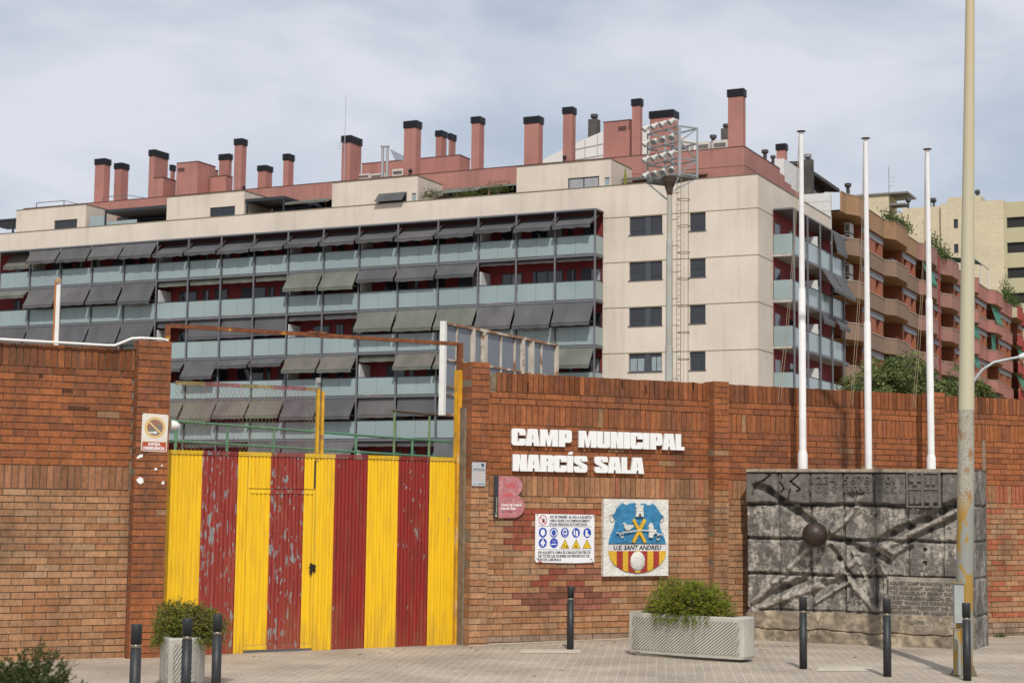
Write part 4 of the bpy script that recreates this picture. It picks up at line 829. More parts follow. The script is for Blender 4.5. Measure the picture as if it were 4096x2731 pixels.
# ================================================================== PLANTERS AND SHRUBS
PC = mat('planter_concrete', (.42, .405, .355), .9, var=.12, vs=5, bump=.25, bs=60, col2=(.30, .28, .23), thr=(.52, .72), s2=2.2, stretch=(1, 1, .4)); PD = mat('planter_recess', (.17, .155, .125), .95, var=.15)
SOIL = mat('soil', (.06, .045, .03), .95, var=.3)
def planter(name, loc, plan, z0, z1, label, panels, ribn):
    """plan: list of (x,y) around; panels: index ranges of the plan edge that carry slats"""
    T = thing(name, loc, label, 'planter', 'concrete planters on the pavement'); fr = Fr(loc, (1, 0, 0), (0, 1, 0)); k = len(plan)
    mb = MB(); ins = [(x * .88, y * .80) for x, y in plan]
    r0 = mb.vs([fr.p(x * .985, y * .985, z0) for x, y in plan]); r1 = mb.vs([fr.p(x, y, z0 + .03) for x, y in plan]); r2 = mb.vs([fr.p(x, y, z1 - .015) for x, y in plan]); r3 = mb.vs([fr.p(x * .99, y * .98, z1) for x, y in plan]); r4 = mb.vs([fr.p(x, y, z1) for x, y in ins]); r5 = mb.vs([fr.p(x, y, z1 - .1) for x, y in ins])
    for a, b in ((r0, r1), (r1, r2), (r2, r3), (r3, r4), (r4, r5)):
        for i in range(k): j = (i + 1) % k; mb.face((a + i, a + j, b + j, b + i))
    mb.face(range(r0, r0 + k)); mb.build('trough', PC, T)
    mb = MB(); mb.plan(fr, [(x * .87, y * .78) for x, y in plan], z1 - .12, z1 - .06); mb.build('soil', SOIL, T)
    mb = MB(); mb.plan(fr, [(x * .9, y * .8) for x, y in plan], z0 - .04, z0 + .01); mb.build('feet', PD, T)
    for i0, i1, n in panels:
        edge = [V((plan[i % k][0], plan[i % k][1], 0)) for i in range(i0, i1 + 1)]; L = [0]
        for p, q in zip(edge, edge[1:]): L.append(L[-1] + (q - p).length)
        def at(t, z, o):
            d = t
            for p, q, l in zip(edge, edge[1:], L):
                ll = (q - p).length
                if d <= l + ll + 1e-6: break
            u = (d - l) / ll; e = (q - p).normalized(); nn = V((e.y, -e.x, 0)); c = p.lerp(q, u)
            if nn.dot(c) < 0: nn = -nn
            c = c + nn * o; return fr.p(c.x, c.y, z)
        t0, t1 = .045, L[-1] - (.035 if L[-1] > 1 else .06); b0, b1 = z0 + .045, z1 - .055; M_ = MB(); D_ = MB(); S_ = 16
        for i in range(S_):
            a, c = t0 + (t1 - t0) * i / S_, t0 + (t1 - t0) * (i + 1) / S_; D_.quad(at(a, b0, .0015), at(c, b0, .0015), at(c, b1, .0015), at(a, b1, .0015))
        H = b1 - b0; run = H * .62 * (n[1] if isinstance(n, tuple) else 1); nn_ = n[0] if isinstance(n, tuple) else n
        for i in range(nn_ * 2):
            s0 = t0 - run * 1.0 + (t1 - t0 + run) * i / (nn_ * 2)
            if i % 2: continue
            wd = (t1 - t0 + run) / (nn_ * 2) * 1.25
            pts = []
            for m_ in range(9):
                z = b0 + H * m_ / 8; x = s0 + run * m_ / 8
                pts.append((max(t0, min(t1, x)), max(t0, min(t1, x + wd)), z))
            for p, q in zip(pts, pts[1:]):
                if p[1] - p[0] < 1e-4 and q[1] - q[0] < 1e-4: continue
                M_.quad(at(p[0], p[2], .009), at(p[1], p[2], .009), at(q[1], q[2], .009), at(q[0], q[2], .009)); M_.quad(at(p[0], p[2], .009), at(q[0], q[2], .009), at(q[0], q[2], .0), at(p[0], p[2], .0)); M_.quad(at(p[1], p[2], .009), at(q[1], q[2], .009), at(q[1], q[2], .0), at(p[1], p[2], .0))
        W_ = D_.build('slatted_panel', PD, T, fix=False); M_.build('slats', PC, W_, fix=False)
    return T
def LEAF(n): return MATS.get(n) or mk_leaf(n)
def mk_leaf(n):
    m = mat(n, (1, 1, 1), .6, var=.12, vs=5, attr=True, spec=.25); b = m.node_tree.nodes['Principled BSDF']; t = m.node_tree; o = t.nodes['Material Output']
    tr = N(t, 'ShaderNodeBsdfTranslucent'); ms = N(t, 'ShaderNodeMixShader'); ms.inputs[0].default_value = .3; src = b.inputs['Base Color'].links[0].from_socket
    t.links.new(src, tr.inputs[0]); t.links.new(b.outputs[0], ms.inputs[1]); t.links.new(tr.outputs[0], ms.inputs[2]); t.links.new(ms.outputs[0], o.inputs[0]); return m
def shrub(name, c, rx, ry, h, n, label, cols, droop=.25, seed=1, leaf=.02, xdir=V((1, 0, 0)), group='shrubs in the planters'):
    r = random.Random(seed); T = thing(name, c, label, 'shrub', group); S_, L_ = MB(), MB(); ydir = V((-xdir.y, xdir.x, 0)); S_.col = (.10, .08, .04)
    lob = [(r.uniform(0, 6.28), r.uniform(.15, 1.2), r.uniform(-.22, .22)) for _ in range(14)]
    def rad(t, e):
        k = 1.0
        for a, b, s_ in lob: k += s_ * math.exp(-(((math.cos(t - a) - 1) * 4) ** 2 + ((e - b) * 2.2) ** 2))
        return k
    for i in range(n):
        t = r.uniform(0, 6.283); e = math.asin(r.uniform(-droop, 1)); q = r.uniform(.25, 1) ** .45; k = rad(t, e) * q
        ce, se = math.cos(e), math.sin(e); low = se < 0
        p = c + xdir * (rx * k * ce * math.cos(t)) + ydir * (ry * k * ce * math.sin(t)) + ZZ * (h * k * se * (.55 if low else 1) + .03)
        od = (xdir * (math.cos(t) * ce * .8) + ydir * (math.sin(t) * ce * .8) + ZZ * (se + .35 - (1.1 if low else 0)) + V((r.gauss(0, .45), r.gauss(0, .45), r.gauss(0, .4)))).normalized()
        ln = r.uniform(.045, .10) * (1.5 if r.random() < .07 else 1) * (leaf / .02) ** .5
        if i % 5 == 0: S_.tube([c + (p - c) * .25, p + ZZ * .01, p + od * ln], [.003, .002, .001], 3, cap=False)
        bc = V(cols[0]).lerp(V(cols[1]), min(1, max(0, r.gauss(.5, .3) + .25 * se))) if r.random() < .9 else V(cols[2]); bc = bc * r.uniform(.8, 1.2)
        side = od.cross(ZZ + V((.01, 0, 0))).normalized(); m = 15
        for j in range(m):
            u = j / m; b = p + od * ln * u - ZZ * (.35 * ln * u * u); sg = 1 if j % 2 else -1
            d = (od * .6 + side * sg * r.uniform(.5, 1) + V((r.gauss(0, .3), r.gauss(0, .3), r.gauss(0, .3)))).normalized(); s_ = leaf * r.uniform(.6, 1.2) * (1.15 - .5 * u); x = d.cross(V((r.gauss(0, 1), r.gauss(0, 1), r.gauss(0, 1)))).normalized()
            L_.col = tuple(bc * r.uniform(.8, 1.2)); L_.quad(b, b + d * s_ * .5 - x * s_ * .24, b + d * s_, b + d * s_ * .5 + x * s_ * .24)
    L_.build('foliage', LEAF('leaf'), T, fix=False, attr=True); S_.build('stems', mat('stem', (1, 1, 1), .8, attr=True), T, fix=False, attr=True); return T
# long planter: local x along its length
d1 = (V((2.73, 19.45, 0)) - V((1.47, 20.35, 0))); L1 = d1.length; e1 = d1.normalized(); f1 = V((e1.y, -e1.x, 0))
if f1.y > 0: f1 = -f1
h1 = L1 / 2 - .01; plan = []
N_ = 14
for i in range(N_ + 1): u = i / N_; plan.append((-h1 + 2 * h1 * u, .155 + .05 * math.sin(math.pi * u)))
plan += [(h1 + .018, .13), (h1 + .028, .07), (h1 + .03, 0), (h1 + .028, -.07), (h1 + .015, -.13)]
for i in range(N_ + 1): u = 1 - i / N_; plan.append((-h1 + 2 * h1 * u, -.155 - .05 * math.sin(math.pi * u)))
plan += [(-h1 - .012, -.12), (-h1 - .015, 0), (-h1 - .012, .12)]
pc1 = V((1.47, 20.35, 0)) + d1 / 2 - f1 * .17 - e1 * .02
planw = [(lambda q: (q.x, q.y))(e1 * x + f1 * y) for x, y in plan]
planter('long_planter', pc1, planw, .035, .515, 'low concrete planter box with diagonal slats on the pavement below the crest', [(0, N_, (42, 2.1))], 30)
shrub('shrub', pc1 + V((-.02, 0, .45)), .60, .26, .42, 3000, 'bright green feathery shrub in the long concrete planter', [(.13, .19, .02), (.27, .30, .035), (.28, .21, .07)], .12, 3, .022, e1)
pc2 = V((-3.09, 16.45, 0)); p2 = [(-.30, -.12), (-.135, -.52), (-.06, -.505), (.01, -.47), (.075, -.40), (.115, -.28), (.125, -.1), (.10, .1), (.03, .25), (-.1, .3), (-.24, .2)]
planter('corner_planter', pc2, p2, .035, .49, 'grey concrete planter with slatted sides seen end-on by the gate', [(1, 5, (16, 1.0)), (0, 1, (14, .8))], 9)
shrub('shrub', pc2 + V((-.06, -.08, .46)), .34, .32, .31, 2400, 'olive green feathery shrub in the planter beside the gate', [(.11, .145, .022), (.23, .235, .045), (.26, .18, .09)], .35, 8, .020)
pc3 = V((-2.42, 7.6, 0)); p3 = [(x * .8, y * .8) for x, y in ((-.7, -.2), (-.6, -.28), (0, -.34), (.6, -.28), (.7, -.2), (.7, .2), (.6, .28), (0, .34), (-.6, .28), (-.7, .2))]
planter('near_planter', pc3, p3, -.10, .40, 'concrete planter at the bottom left edge under a dark blurred shrub', [(1, 3, (20, 1.5))], 9)
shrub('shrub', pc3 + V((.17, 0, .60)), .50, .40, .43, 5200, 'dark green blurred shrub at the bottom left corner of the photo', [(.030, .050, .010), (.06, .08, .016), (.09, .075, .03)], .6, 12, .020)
# ================================================================== THINGS BEHIND THE WALL
GREEN = mat('green_paint', (.085, .22, .12), .6, var=.2, vs=5, col2=(.12, .10, .06), thr=(.66, .74)); GW = mat('green_worn', (.16, .24, .12), .7, var=.3, vs=4)
a = vert(1000, 1706.7, 34); dr = (gnd(1817.7, 1769, a.z) - a).normalized()
RF = Fr(V((a.x, a.y, 0)), dr, V((dr.y, -dr.x, 0)))
RL = thing('green_railing', RF.p(2, 0, 0), 'green tubular railing crossing behind the gate', 'railing')
mb = MB(); zt_, zm = a.z, 2.93
mb.tube([RF.p(-6, 0, zt_), RF.p(14, 0, zt_)], .026, 8); mb.tube([RF.p(-6, 0, zm), RF.p(14, 0, zm)], .024, 8); mb.build('rail', GREEN, RL, smooth=True)
for px in (703, 909, 1095.6, 1425.6, 1650):
    g_ = RF.ab(px, 1740)[0]; mb = MB(); mb.tube([RF.p(g_, 0, .3), RF.p(g_, 0, zt_ - .01)], .028, 8); mb.build('post', GREEN, RL, smooth=True)
for px, zt2 in ((1577, 4.15), (1717, 4.35)):
    g_ = RF.ab(px, 1740)[0]; mb = MB(); mb.tube([RF.p(g_, 0, .3), RF.p(g_, 0, RF.ab(px, 1645 if px < 1600 else 1662)[1])], .03, 8); mb.build('post', GW, RL, smooth=True)
g0_, z0_ = RF.ab(1569, 1642); g1_, z1_ = RF.ab(1830, 1668); mb = MB(); mb.tube([RF.p(g0_, 0, z0_), RF.p(g1_, 0, z1_)], .03, 8); mb.build('top_tube', mat('dull_brown', (.10, .075, .05), .8), RL, smooth=True)
# billboard seen from behind
a = vert(1780, 1292, 38); dr = (gnd(2226, 1380, a.z) - a).normalized(); BB = Fr(V((a.x, a.y, 0)), dr, V((dr.y, -dr.x, 0))); Lb = BB.ab(2226, 1380)[0]; zt_ = a.z; zb_ = 3.84
BW = mat('billboard_white', (.70, .69, .66), .6, var=.08, vs=3); BR_ = mat('billboard_frame', (.50, .45, .38), .7, var=.15, vs=4, col2=(.25, .12, .06), thr=(.53, .62), s2=3); BS = mat('billboard_sheet', (.20, .225, .26), .45, var=.08, vs=.8, metal=.2)
T = thing('billboard', BB.p(2, 0, 0), 'back of a tall white framed steel billboard behind the gate pillar', 'billboard')
mb = MB(); mb.box(BB, .0, Lb, -.04, -.02, zb_, zt_); mb.build('sheet', BS, T)
mb = MB(); mb.bar(BB.p(-.03, -.02, zb_ - .03), BB.p(-.03, -.02, zt_ + .04), .10, .13, up=BB.eb); mb.build('edge_trim', BW, T)
mb = MB(); mb.box(BB, 0, Lb, -.02, .05, zt_ - .03, zt_ + .03); mb.box(BB, 0, Lb, -.02, .02, 5.08, 5.12); mb.box(BB, 0, Lb, -.02, .02, 4.28, 4.32); mb.box(BB, 0, Lb, -.02, .02, 4.46, 4.50); mb.box(BB, 0, Lb, -.02, .02, zb_ - .02, zb_ + .02); mb.build('cross_rail', mat('rusty_rail', (.27, .15, .09), .85, var=.3, vs=4, col2=(.5, .44, .36), thr=(.5, .6), s2=2), T)
for px, wd in ((1827, .05), (1889, .12), (1930, .12), (1946, .05), (2004, .05), (2059, .05), (2088, .12), (2118, .05), (2126, .12), (2166, .05), (2224, .12)):
    g_ = BB.ab(px, 1400)[0]; mb = MB(); mb.box(BB, g_ - wd * .4, g_ + wd * .4, -.02, .06 if wd > .1 else .02, zb_ - (1.5 if wd > .1 and px > 1900 else 0), zt_ - .032); mb.build('stud', BR_, T)
# steel column at far left
c = vert(234, 1112, 27); T = thing('steel_column', (c.x, c.y, 0), 'white and rust-orange steel post rising behind the left brick wall', 'post')
mb = MB(); mb.bar((c.x + .012, c.y - .01, 0), (c.x + .012, c.y - .01, c.z - .05), .062, .05, up=V((0, 1, 0))); mb.build('white_channel', BW, T)
mb = MB(); mb.bar((c.x - .034, c.y, 0), (c.x - .034, c.y, c.z - .03), .028, .08, up=V((0, 1, 0))); mb.build('rusty_flange', mat('rust_orange', (.42, .15, .04), .8, var=.2), T)
mb = MB(); mb.tube([(c.x - .0, c.y - .01, c.z - .09), (c.x - .0, c.y - .01, c.z - .03), (c.x, c.y - .01, c.z)], [.052, .052, .035], 12); mb.build('cap', mat('tan_cap', (.38, .24, .13), .7), T, smooth=True)
# street lamp, its mast hidden by the tall lamp post
p0 = vert(3868, 1600, 40); pts = [vert(x, y, 40) for x, y in ((3868, 1600), (3878, 1560), (3896, 1522), (3930, 1478), (3975, 1449), (4030, 1437), (4082, 1427))]
T = thing('street_lamp', (p0.x, p0.y, 0), 'grey curved street lamp arm reaching in from the right edge', 'street lamp')
GS = mat('galvanised', (.34, .36, .37), .45, metal=.3, var=.08)
mb = MB(); mb.tube([V((p0.x, p0.y, 0))] + pts, [.08, .045, .042, .038, .036, .034, .034, .034], 12); mb.build('mast', GS, T, smooth=True)
e = pts[-1]; mb = MB(); mb.tube([e + V((-.04, 0, -.01)), e + V((.1, 0, .03)), e + V((.32, 0, .05)), e + V((.55, 0, .03)), e + V((.62, 0, .0))], [.05, .085, .11, .09, .03], 14); mb.build('lamp_head', mat('lamp_white', (.55, .57, .58), .4), T, smooth=True)
# ================================================================== FLOODLIGHT MAST
Yt = 75.; tp = vert(2678.5, 728, Yt); T = thing('floodlight_mast', (tp.x, tp.y, 0), 'tall tubular stadium mast with racks of floodlights and a caged ladder', 'floodlight mast')
mb = MB(); xx = tp.x; P = lambda z, dx=0, dy=0: V((xx + dx, Yt + dy, z))
GP = mat('mast_grey', (.36, .37, .345), .6, var=.14, vs=1.2, col2=(.33, .28, .19), thr=(.5, .7), s2=.6)
mb.tube([P(0), P(9.0), P(9.02), P(13.9), P(13.92), P(16.5)], [.215, .180, .16, .145, .125, .115], 20); mb.build('mast_tube', GP, T, smooth=True)
mb = MB(); mb.tube([P(16.0), P(16.35), P(16.6), P(16.85)], [.125, .16, .27, .33], 14); mb.build('nest', mat('dead_twigs', (.07, .045, .03), .95, var=.4, vs=10, bump=1), T)
LD = mat('ladder_rust', (.17, .15, .11), .8, var=.2)
mb = MB(); x1, x2 = .33, .47; mb.bar(P(0, x1, -.1), P(17.0, x1, -.1), .022); mb.bar(P(0, x2 + .02, -.35), P(17.0, x2 + .02, -.35), .03)
z = 6.
while z < 16.5: mb.bar(P(z, x1, -.1), P(z + .02, x2 + .02, -.35), .018); z += .28
mb.build('ladder', LD, T, fix=False)
mb = MB()
for z in [7.2 + i * 1.22 for i in range(8)]: mb.tube([P(z, .62 + .27 * math.cos(t), -.3 + .33 * math.sin(t)) for t in [math.pi * 2 * k / 14 for k in range(15)]], .018, 5); mb.bar(P(z + .35, .12, 0), P(z + .35, .4, -.2), .03)
for dx, dy in ((.86, -.1), (.8, -.5), (.6, -.62)): mb.bar(P(6, dx, dy), P(16.6, dx, dy), .014)
mb.build('ladder_cage', LD, T, fix=False)
FP = vert(2718.7, 503, Yt); dl = V((-.587, .81, 0)).normalized(); dr_ = V((.88, .47, 0)).normalized(); Ll, Lr_ = 2.25, .98
FX = Fr(V((FP.x, FP.y, 0)), dl, V((-.81, -.587, 0))); MS = mat('frame_steel', (.26, .28, .29), .5, metal=.3, var=.12)
zl = [17.0, 17.75, 18.52, 19.24]
def q_(l, r_, z): return V((FP.x, FP.y, z)) + dl * l + dr_ * r_
mb = MB()
for l, r_ in ((0, 0), (Ll, 0), (0, Lr_), (Ll, Lr_)): mb.bar(q_(l, r_, 16.9), q_(l, r_, 19.27), .13 if (l, r_) == (0, 0) else .08)
mb.bar(q_(Ll / 2, Lr_ / 2, 16.5), q_(Ll / 2, Lr_ / 2, 19.2), .1)
for z in zl:
    for a_, b_ in (((0, 0), (Ll, 0)), ((0, 0), (0, Lr_)), ((0, Lr_), (Ll, Lr_)), ((Ll, 0), (Ll, Lr_)), ((Ll / 2, 0), (Ll / 2, Lr_))): mb.bar(q_(*a_, z), q_(*b_, z), .065)
for i, (za, zb2) in enumerate(zip(zl, zl[1:])):
    mb.bar(q_(0, 0 if i % 2 else Lr_, zb2 if 1 else za), q_(0, Lr_ if i % 2 else 0, za), .05); mb.bar(q_(Ll, 0, za), q_(Ll, Lr_, zb2), .04)
for l, r_ in ((0, 0), (Ll, 0), (0, Lr_), (Ll, Lr_)): mb.bar(q_(l, r_, 16.9), P(16.1 if l == 0 else 15.7, .0), .05)
mb.build('head_frame', MS, T, fix=False)
mb = MB(); mb.plan(WORLD, [(q_(*c_, 0).x, q_(*c_, 0).y) for c_ in ((-.05, -.05), (Ll, -.05), (Ll, Lr_), (-.05, Lr_))], 16.86, 16.92); mb.build('platform', mat('platform_grate', (.12, .125, .12), .8), T)
LWH = mat('lamp_housing', (.50, .50, .47), .45, var=.06); GL = mat('lamp_glass', (.22, .24, .25), .12, var=.1, spec=.6)
for ri, z in enumerate(zl):
    for ci in range(4):
        l = .22 + ci * .6; wide = ri % 2 == 0
        yaw = math.radians((250 if wide and ci < 3 else 200) - ci * (6 if wide else 5)); tilt = math.radians(-38)
        d = V((math.cos(yaw) * math.cos(tilt), math.sin(yaw) * math.cos(tilt), math.sin(tilt)))
        c = q_(l, -.26, z + .24); L_ = MB(); L_.tube([c - d * .2, c - d * .17, c - d * .02, c + d * .14, c + d * .17], [.035, .07, .10, .155, .145], 14)
        LH = L_.build('floodlight', LWH, T, smooth=False); g_ = MB(); g_.tube([c + d * .172, c + d * .178], .135, 16); g_.build('glass', GL, LH)
        g_ = MB(); sd_ = d.cross(ZZ).normalized(); g_.bar(c - d * .08 - sd_ * .17, q_(l, 0, z) + V((0, 0, .02)), .05); g_.bar(c - d * .1 + V((0, 0, .02)), c - d * .38 - V((0, 0, .16)), .06); g_.build('yoke', LWH, LH)
# ================================================================== TREES BEHIND THE WALL
def tree(c, r, h0, h1, n, label, seed, cols=((.070, .100, .028), (.14, .17, .05), (.20, .20, .07)), leaf=.145):
    q = random.Random(seed); T = thing('tree', (c.x, c.y, 0), label, 'tree', 'trees behind the stadium wall'); L_ = MB(); ctr = V((c.x, c.y, (h0 + h1) / 2)); rz = (h1 - h0) / 2
    blobs = []
    for i in range(26):
        d = V((q.gauss(0, 1), q.gauss(0, 1), q.gauss(0, 1))).normalized() * q.uniform(.35, .95); blobs.append((ctr + V((d.x * r, d.y * r, d.z * rz)), q.uniform(.2, .42) * r))
    for i in range(int(n * 1.5)):
        b, br = blobs[q.randrange(len(blobs))]; d = V((q.gauss(0, 1), q.gauss(0, 1), q.gauss(0, 1))).normalized(); p = b + d * br * q.uniform(.55, 1.08)
        x = V((q.gauss(0, 1), q.gauss(0, 1), q.gauss(0, 1))).normalized(); y = x.cross(d + V((.01, 0, 0))).normalized(); s_ = leaf * q.uniform(.4, .95)
        u = q.random(); cc = V(cols[0]).lerp(V(cols[1]), u) if q.random() < .8 else V(cols[2]); L_.col = tuple(cc * q.uniform(.75, 1.2)); L_.quad(p - x * s_ * .5, p + y * s_ * .28, p + x * s_ * .5, p - y * s_ * .28)
    L_.build('crown', LEAF('leaf'), T, fix=False, attr=True)
    mb = MB(); mb.tube([(c.x, c.y, 0), (c.x + .1, c.y, h0), (c.x, c.y, ctr.z)], [.16, .12, .06], 8)
    for i in range(7): b = blobs[i][0]; mb.tube([(c.x + .05, c.y, h0 + .1 * i), b.lerp(V((c.x, c.y, h0 + .5)), .4) + V((0, 0, .2)), b], [.07, .045, .02], 6)
    mb.build('trunk', mat('bark', (.13, .10, .075), .9, var=.3, vs=8), T, smooth=True)
def tpos(px, py, Y): return vert(px, py, Y)
for px, ytop, Y, r, lab, sd_, n in ((3560, 1378, 48, 1.25, 'tallest green tree crown rising behind the middle flagpole', 5, 9000), (3700, 1455, 50, 1.35, 'rounded green tree between the middle and right flagpoles', 6, 8500), (3490, 1500, 46, .85, 'low green tree nearest the left flagpole behind the wall', 8, 5200), (3850, 1455, 49, 1.0, 'sparse green tree behind the tall lamp post', 9, 3800), (3800, 1530, 46, .9, 'low dense green tree at the foot of the pink balconies', 11, 4200)):
    t_ = tpos(px, ytop, Y); tree(t_, r, t_.z - 2 * r * 1.05, t_.z, n, lab, sd_)
# ================================================================== MAIN APARTMENT BUILDING
CREAM = brick_mat('cream_brick', (.625, .55, .468), (.605, .53, .45), (.55, .48, .41), .40, .115, .014, mult=.08)
JOINT = mat('joint_grey', (.17, .15, .10), .8); REDW = mat('deep_red_render', (.215, .028, .030), .8, var=.12, vs=.8); PINKR = brick_mat('salmon_render', (.37, .170, .142), (.35, .160, .134), (.33, .147, .124), .5, .14, .012, mult=.12)
GREY = mat('steel_grey', (.145, .15, .165), .5, metal=.1, var=.06); DGREY = mat('anthracite', (.028, .034, .042), .5, var=.1); SHUT = mat('shutter_grey', (.036, .040, .050), .55, var=.05, stretch=(.2, .2, 14), vs=1); PANE = mat('dark_glass', (.02, .025, .032), .08, var=.1, spec=.7)
WINF = mat('window_frame_grey', (.058, .068, .08), .5)
FROST = mat('frosted_glass', (.265, .335, .345), .13, var=.14, vs=.16, spec=.5); LOUV = mat('black_louvre', (.010, .011, .016), .45, var=.1); SOFF = mat('soffit', (.20, .185, .17), .8)
MAINL = BFr.p(5, 0, 0); MA = thing('apartment_building', MAINL, 'long cream brick apartment block with glass balconies, dark awnings and red rooftop chimneys', 'building')
def panel_wall(mb, fr, a0, a1, c0, c1, b, openings, rev=.18):
    A = sorted({a0, a1, *[v for o in openings for v in o[:2]]}); C_ = sorted({c0, c1, *[v for o in openings for v in o[2:]]})
    A = [v for v in A if a0 <= v <= a1]; C_ = [v for v in C_ if c0 <= v <= c1]
    for i in range(len(A) - 1):
        for j in range(len(C_) - 1):
            m_, n_ = (A[i] + A[i+1]) / 2, (C_[j] + C_[j+1]) / 2
            if any(o[0] < m_ < o[1] and o[2] < n_ < o[3] for o in openings): continue
            mb.quad(fr.p(A[i], b, C_[j]), fr.p(A[i+1], b, C_[j]), fr.p(A[i+1], b, C_[j+1]), fr.p(A[i], b, C_[j+1]))
    for x0, x1, y0, y1 in openings:
        mb.quad(fr.p(x0, b, y0), fr.p(x0, b - rev, y0), fr.p(x0, b - rev, y1), fr.p(x0, b, y1)); mb.quad(fr.p(x1, b, y0), fr.p(x1, b - rev, y0), fr.p(x1, b - rev, y1), fr.p(x1, b, y1))
        mb.quad(fr.p(x0, b, y0), fr.p(x1, b, y0), fr.p(x1, b - rev, y0), fr.p(x0, b - rev, y0)); mb.quad(fr.p(x0, b, y1), fr.p(x1, b, y1), fr.p(x1, b - rev, y1), fr.p(x0, b - rev, y1))
FL = 2.766; AMAX = 76.
opA = [(5.95, 8.08, 18.07 - FL * k, 19.17 - FL * k) for k in range(6)]; opB = [(3.22, 4.21, 18.09 - FL * k, 19.17 - FL * k) for k in range(6)]
mb = MB(); panel_wall(mb, BFr, 0, 9.8, 0, 19.66, 0, opA + opB); panel_wall(mb, BFr, 0, AMAX, 19.66, 21.19, 0, [])
panel_wall(mb, SF, 0, 2.96, 0, 19.66, 0, []); panel_wall(mb, SF, 0, 16.0, 19.66, 21.19, 0, [])
mb.box(BFr, .004, 9.796, -16, -.2, 0, 21.15) if False else None
mb.quad(BFr.p(0, 0, 21.19), BFr.p(AMAX, 0, 21.19), BFr.p(AMAX, -.25, 21.19), BFr.p(0, -.25, 21.19)); mb.quad(BFr.p(0, 0, 21.19), BFr.p(0, -16, 21.19), BFr.p(.25, -16, 21.19), BFr.p(.25, 0, 21.19))
mb.quad(BFr.p(9.8, 0, 0), BFr.p(9.8, -.3, 0), BFr.p(9.8, -.3, 19.66), BFr.p(9.8, 0, 19.66))
mb.build('wall', CREAM, MA, fix=False)
mb = MB()
for k in range(6): z = 19.205 - FL * k; mb.box(BFr, .0, 9.78, -.01, .004, z - .028, z + .028); mb.box(SF, .0, 2.95, -.01, .004, z - .028, z + .028)
mb.box(BFr, -.03, AMAX, -.28, .03, 21.191, 21.235); mb.box(SF, .03, 16., -.28, .03, 21.191, 21.235); mb.build('shadow_joints', JOINT, MA)
SHT = [(.80, 1), (.55, .82), (.68, 1), (.25, .18), (.5, .5), (.8, .3)]
for k in range(6):
    z0, z1 = 18.07 - FL * k, 19.17 - FL * k; h = z1 - z0; s1, s2 = SHT[k]
    mb = MB(); mb.box(BFr, 5.95, 8.08, -.17, -.13, z0, z1); mb.box(BFr, 6.69, 7.07, -.13, -.06, z0, z1); mb.box(BFr, 5.9, 8.13, -.1, .05, z0 - .05, z0 - .004); W_ = mb.build('window', WINF, MA)
    for a0, a1, s_ in ((7.09, 8.04, s1), (5.99, 6.67, s2)):
        mb = MB(); mb.box(BFr, a0, a1, -.128, -.09, z1 - h * s_, z1 - .02); mb.build('shutter', SHUT, W_)
        if s_ < .97:
            mb = MB(); mid = (a0 + a1) / 2; [mb.box(BFr, p, q, -.128, -.11, z0 + .05, z1 - h * s_ - .01) for p, q in ((a0 + .03, mid - .03), (mid + .03, a1 - .03))]; mb.build('pane', PANE if k not in (3,) else mat('curtained_glass', (.26, .31, .33), .3), W_)
    s3 = [.76, .55, 1, .22, .5, .5][k]; mb = MB(); mb.box(BFr, 3.22, 4.21, -.17, -.13, z0 + .02, z1); mb.box(BFr, 3.17, 4.26, -.1, .05, z0 - .03, z0 + .016); W_ = mb.build('window', WINF, MA)
    mb = MB(); mb.box(BFr, 3.26, 4.17, -.128, -.09, z1 - h * s3, z1 - .02); mb.build('shutter', SHUT, W_)
    if s3 < .97:
        mb = MB(); [mb.box(BFr, p, q, -.128, -.11, z0 + .06, z1 - h * s3 - .01) for p, q in ((3.30, 3.68), (3.75, 4.13))]; mb.build('pane', PANE, W_)
# balconies on the long facade
PA = [56.9, 54.03, 51.19, 48.35, 45.51, 42.64, 39.97, 37.25, 34.56, 31.87, 29.11, 26.38, 23.49, 20.57, 17.72, 15.08, 12.45, 9.80]
mb = MB(); mb.box(BFr, 9.803, AMAX, -.5, -.3, 0, 19.64); mb.build('balcony_back_wall', REDW, MA)
for k in range(7):
    z = 16.76 - FL * k
    if k: pass
    mb = MB(); mb.box(BFr, 9.84, AMAX, -.298, 1.10, z - .02, z + .12); mb.build('balcony_slab', SOFF, MA)
    mb = MB(); mb.box(BFr, 9.80, AMAX, 1.10, 1.20, z - .01, z + .13); mb.box(BFr, 9.76, 9.84, -.29, 1.1, z - .01, z + .13); mb.build('edge_beam', GREY, MA)
    mb = MB(); mb.box(BFr, 9.80, AMAX, 1.11, 1.17, z + 1.275, z + 1.32); mb.box(BFr, 9.78, 9.83, 0, 1.11, z + 1.275, z + 1.32); mb.build('handrail', DGREY, MA)
mb = MB(); mb.box(BFr, 9.80, AMAX, 1.06, 1.24, 19.56, 19.66); mb.box(BFr, 9.76, 9.84, .0, 1.06, 19.56, 19.66); mb.box(BFr, 9.845, AMAX, -.29, 1.055, 19.60, 19.645); mb.build('canopy', GREY, MA)
for a in PA + [59.8, 62.7]:
    mb = MB(); mb.box(BFr, a - .05, a + .05, 1.21, 1.27, 0, 19.6); mb.build('post', GREY, MA)
ng = 0
rest = MB()
def gpanel(fr, a0, a1, z, mbx, b=1.13):
    mid = (a0 + a1) / 2; mbx.box(fr, a0 + .06, mid - .008, b, b + .02, z + .17, z + 1.26); mbx.box(fr, mid + .008, a1 - .06, b, b + .02, z + .17, z + 1.26)
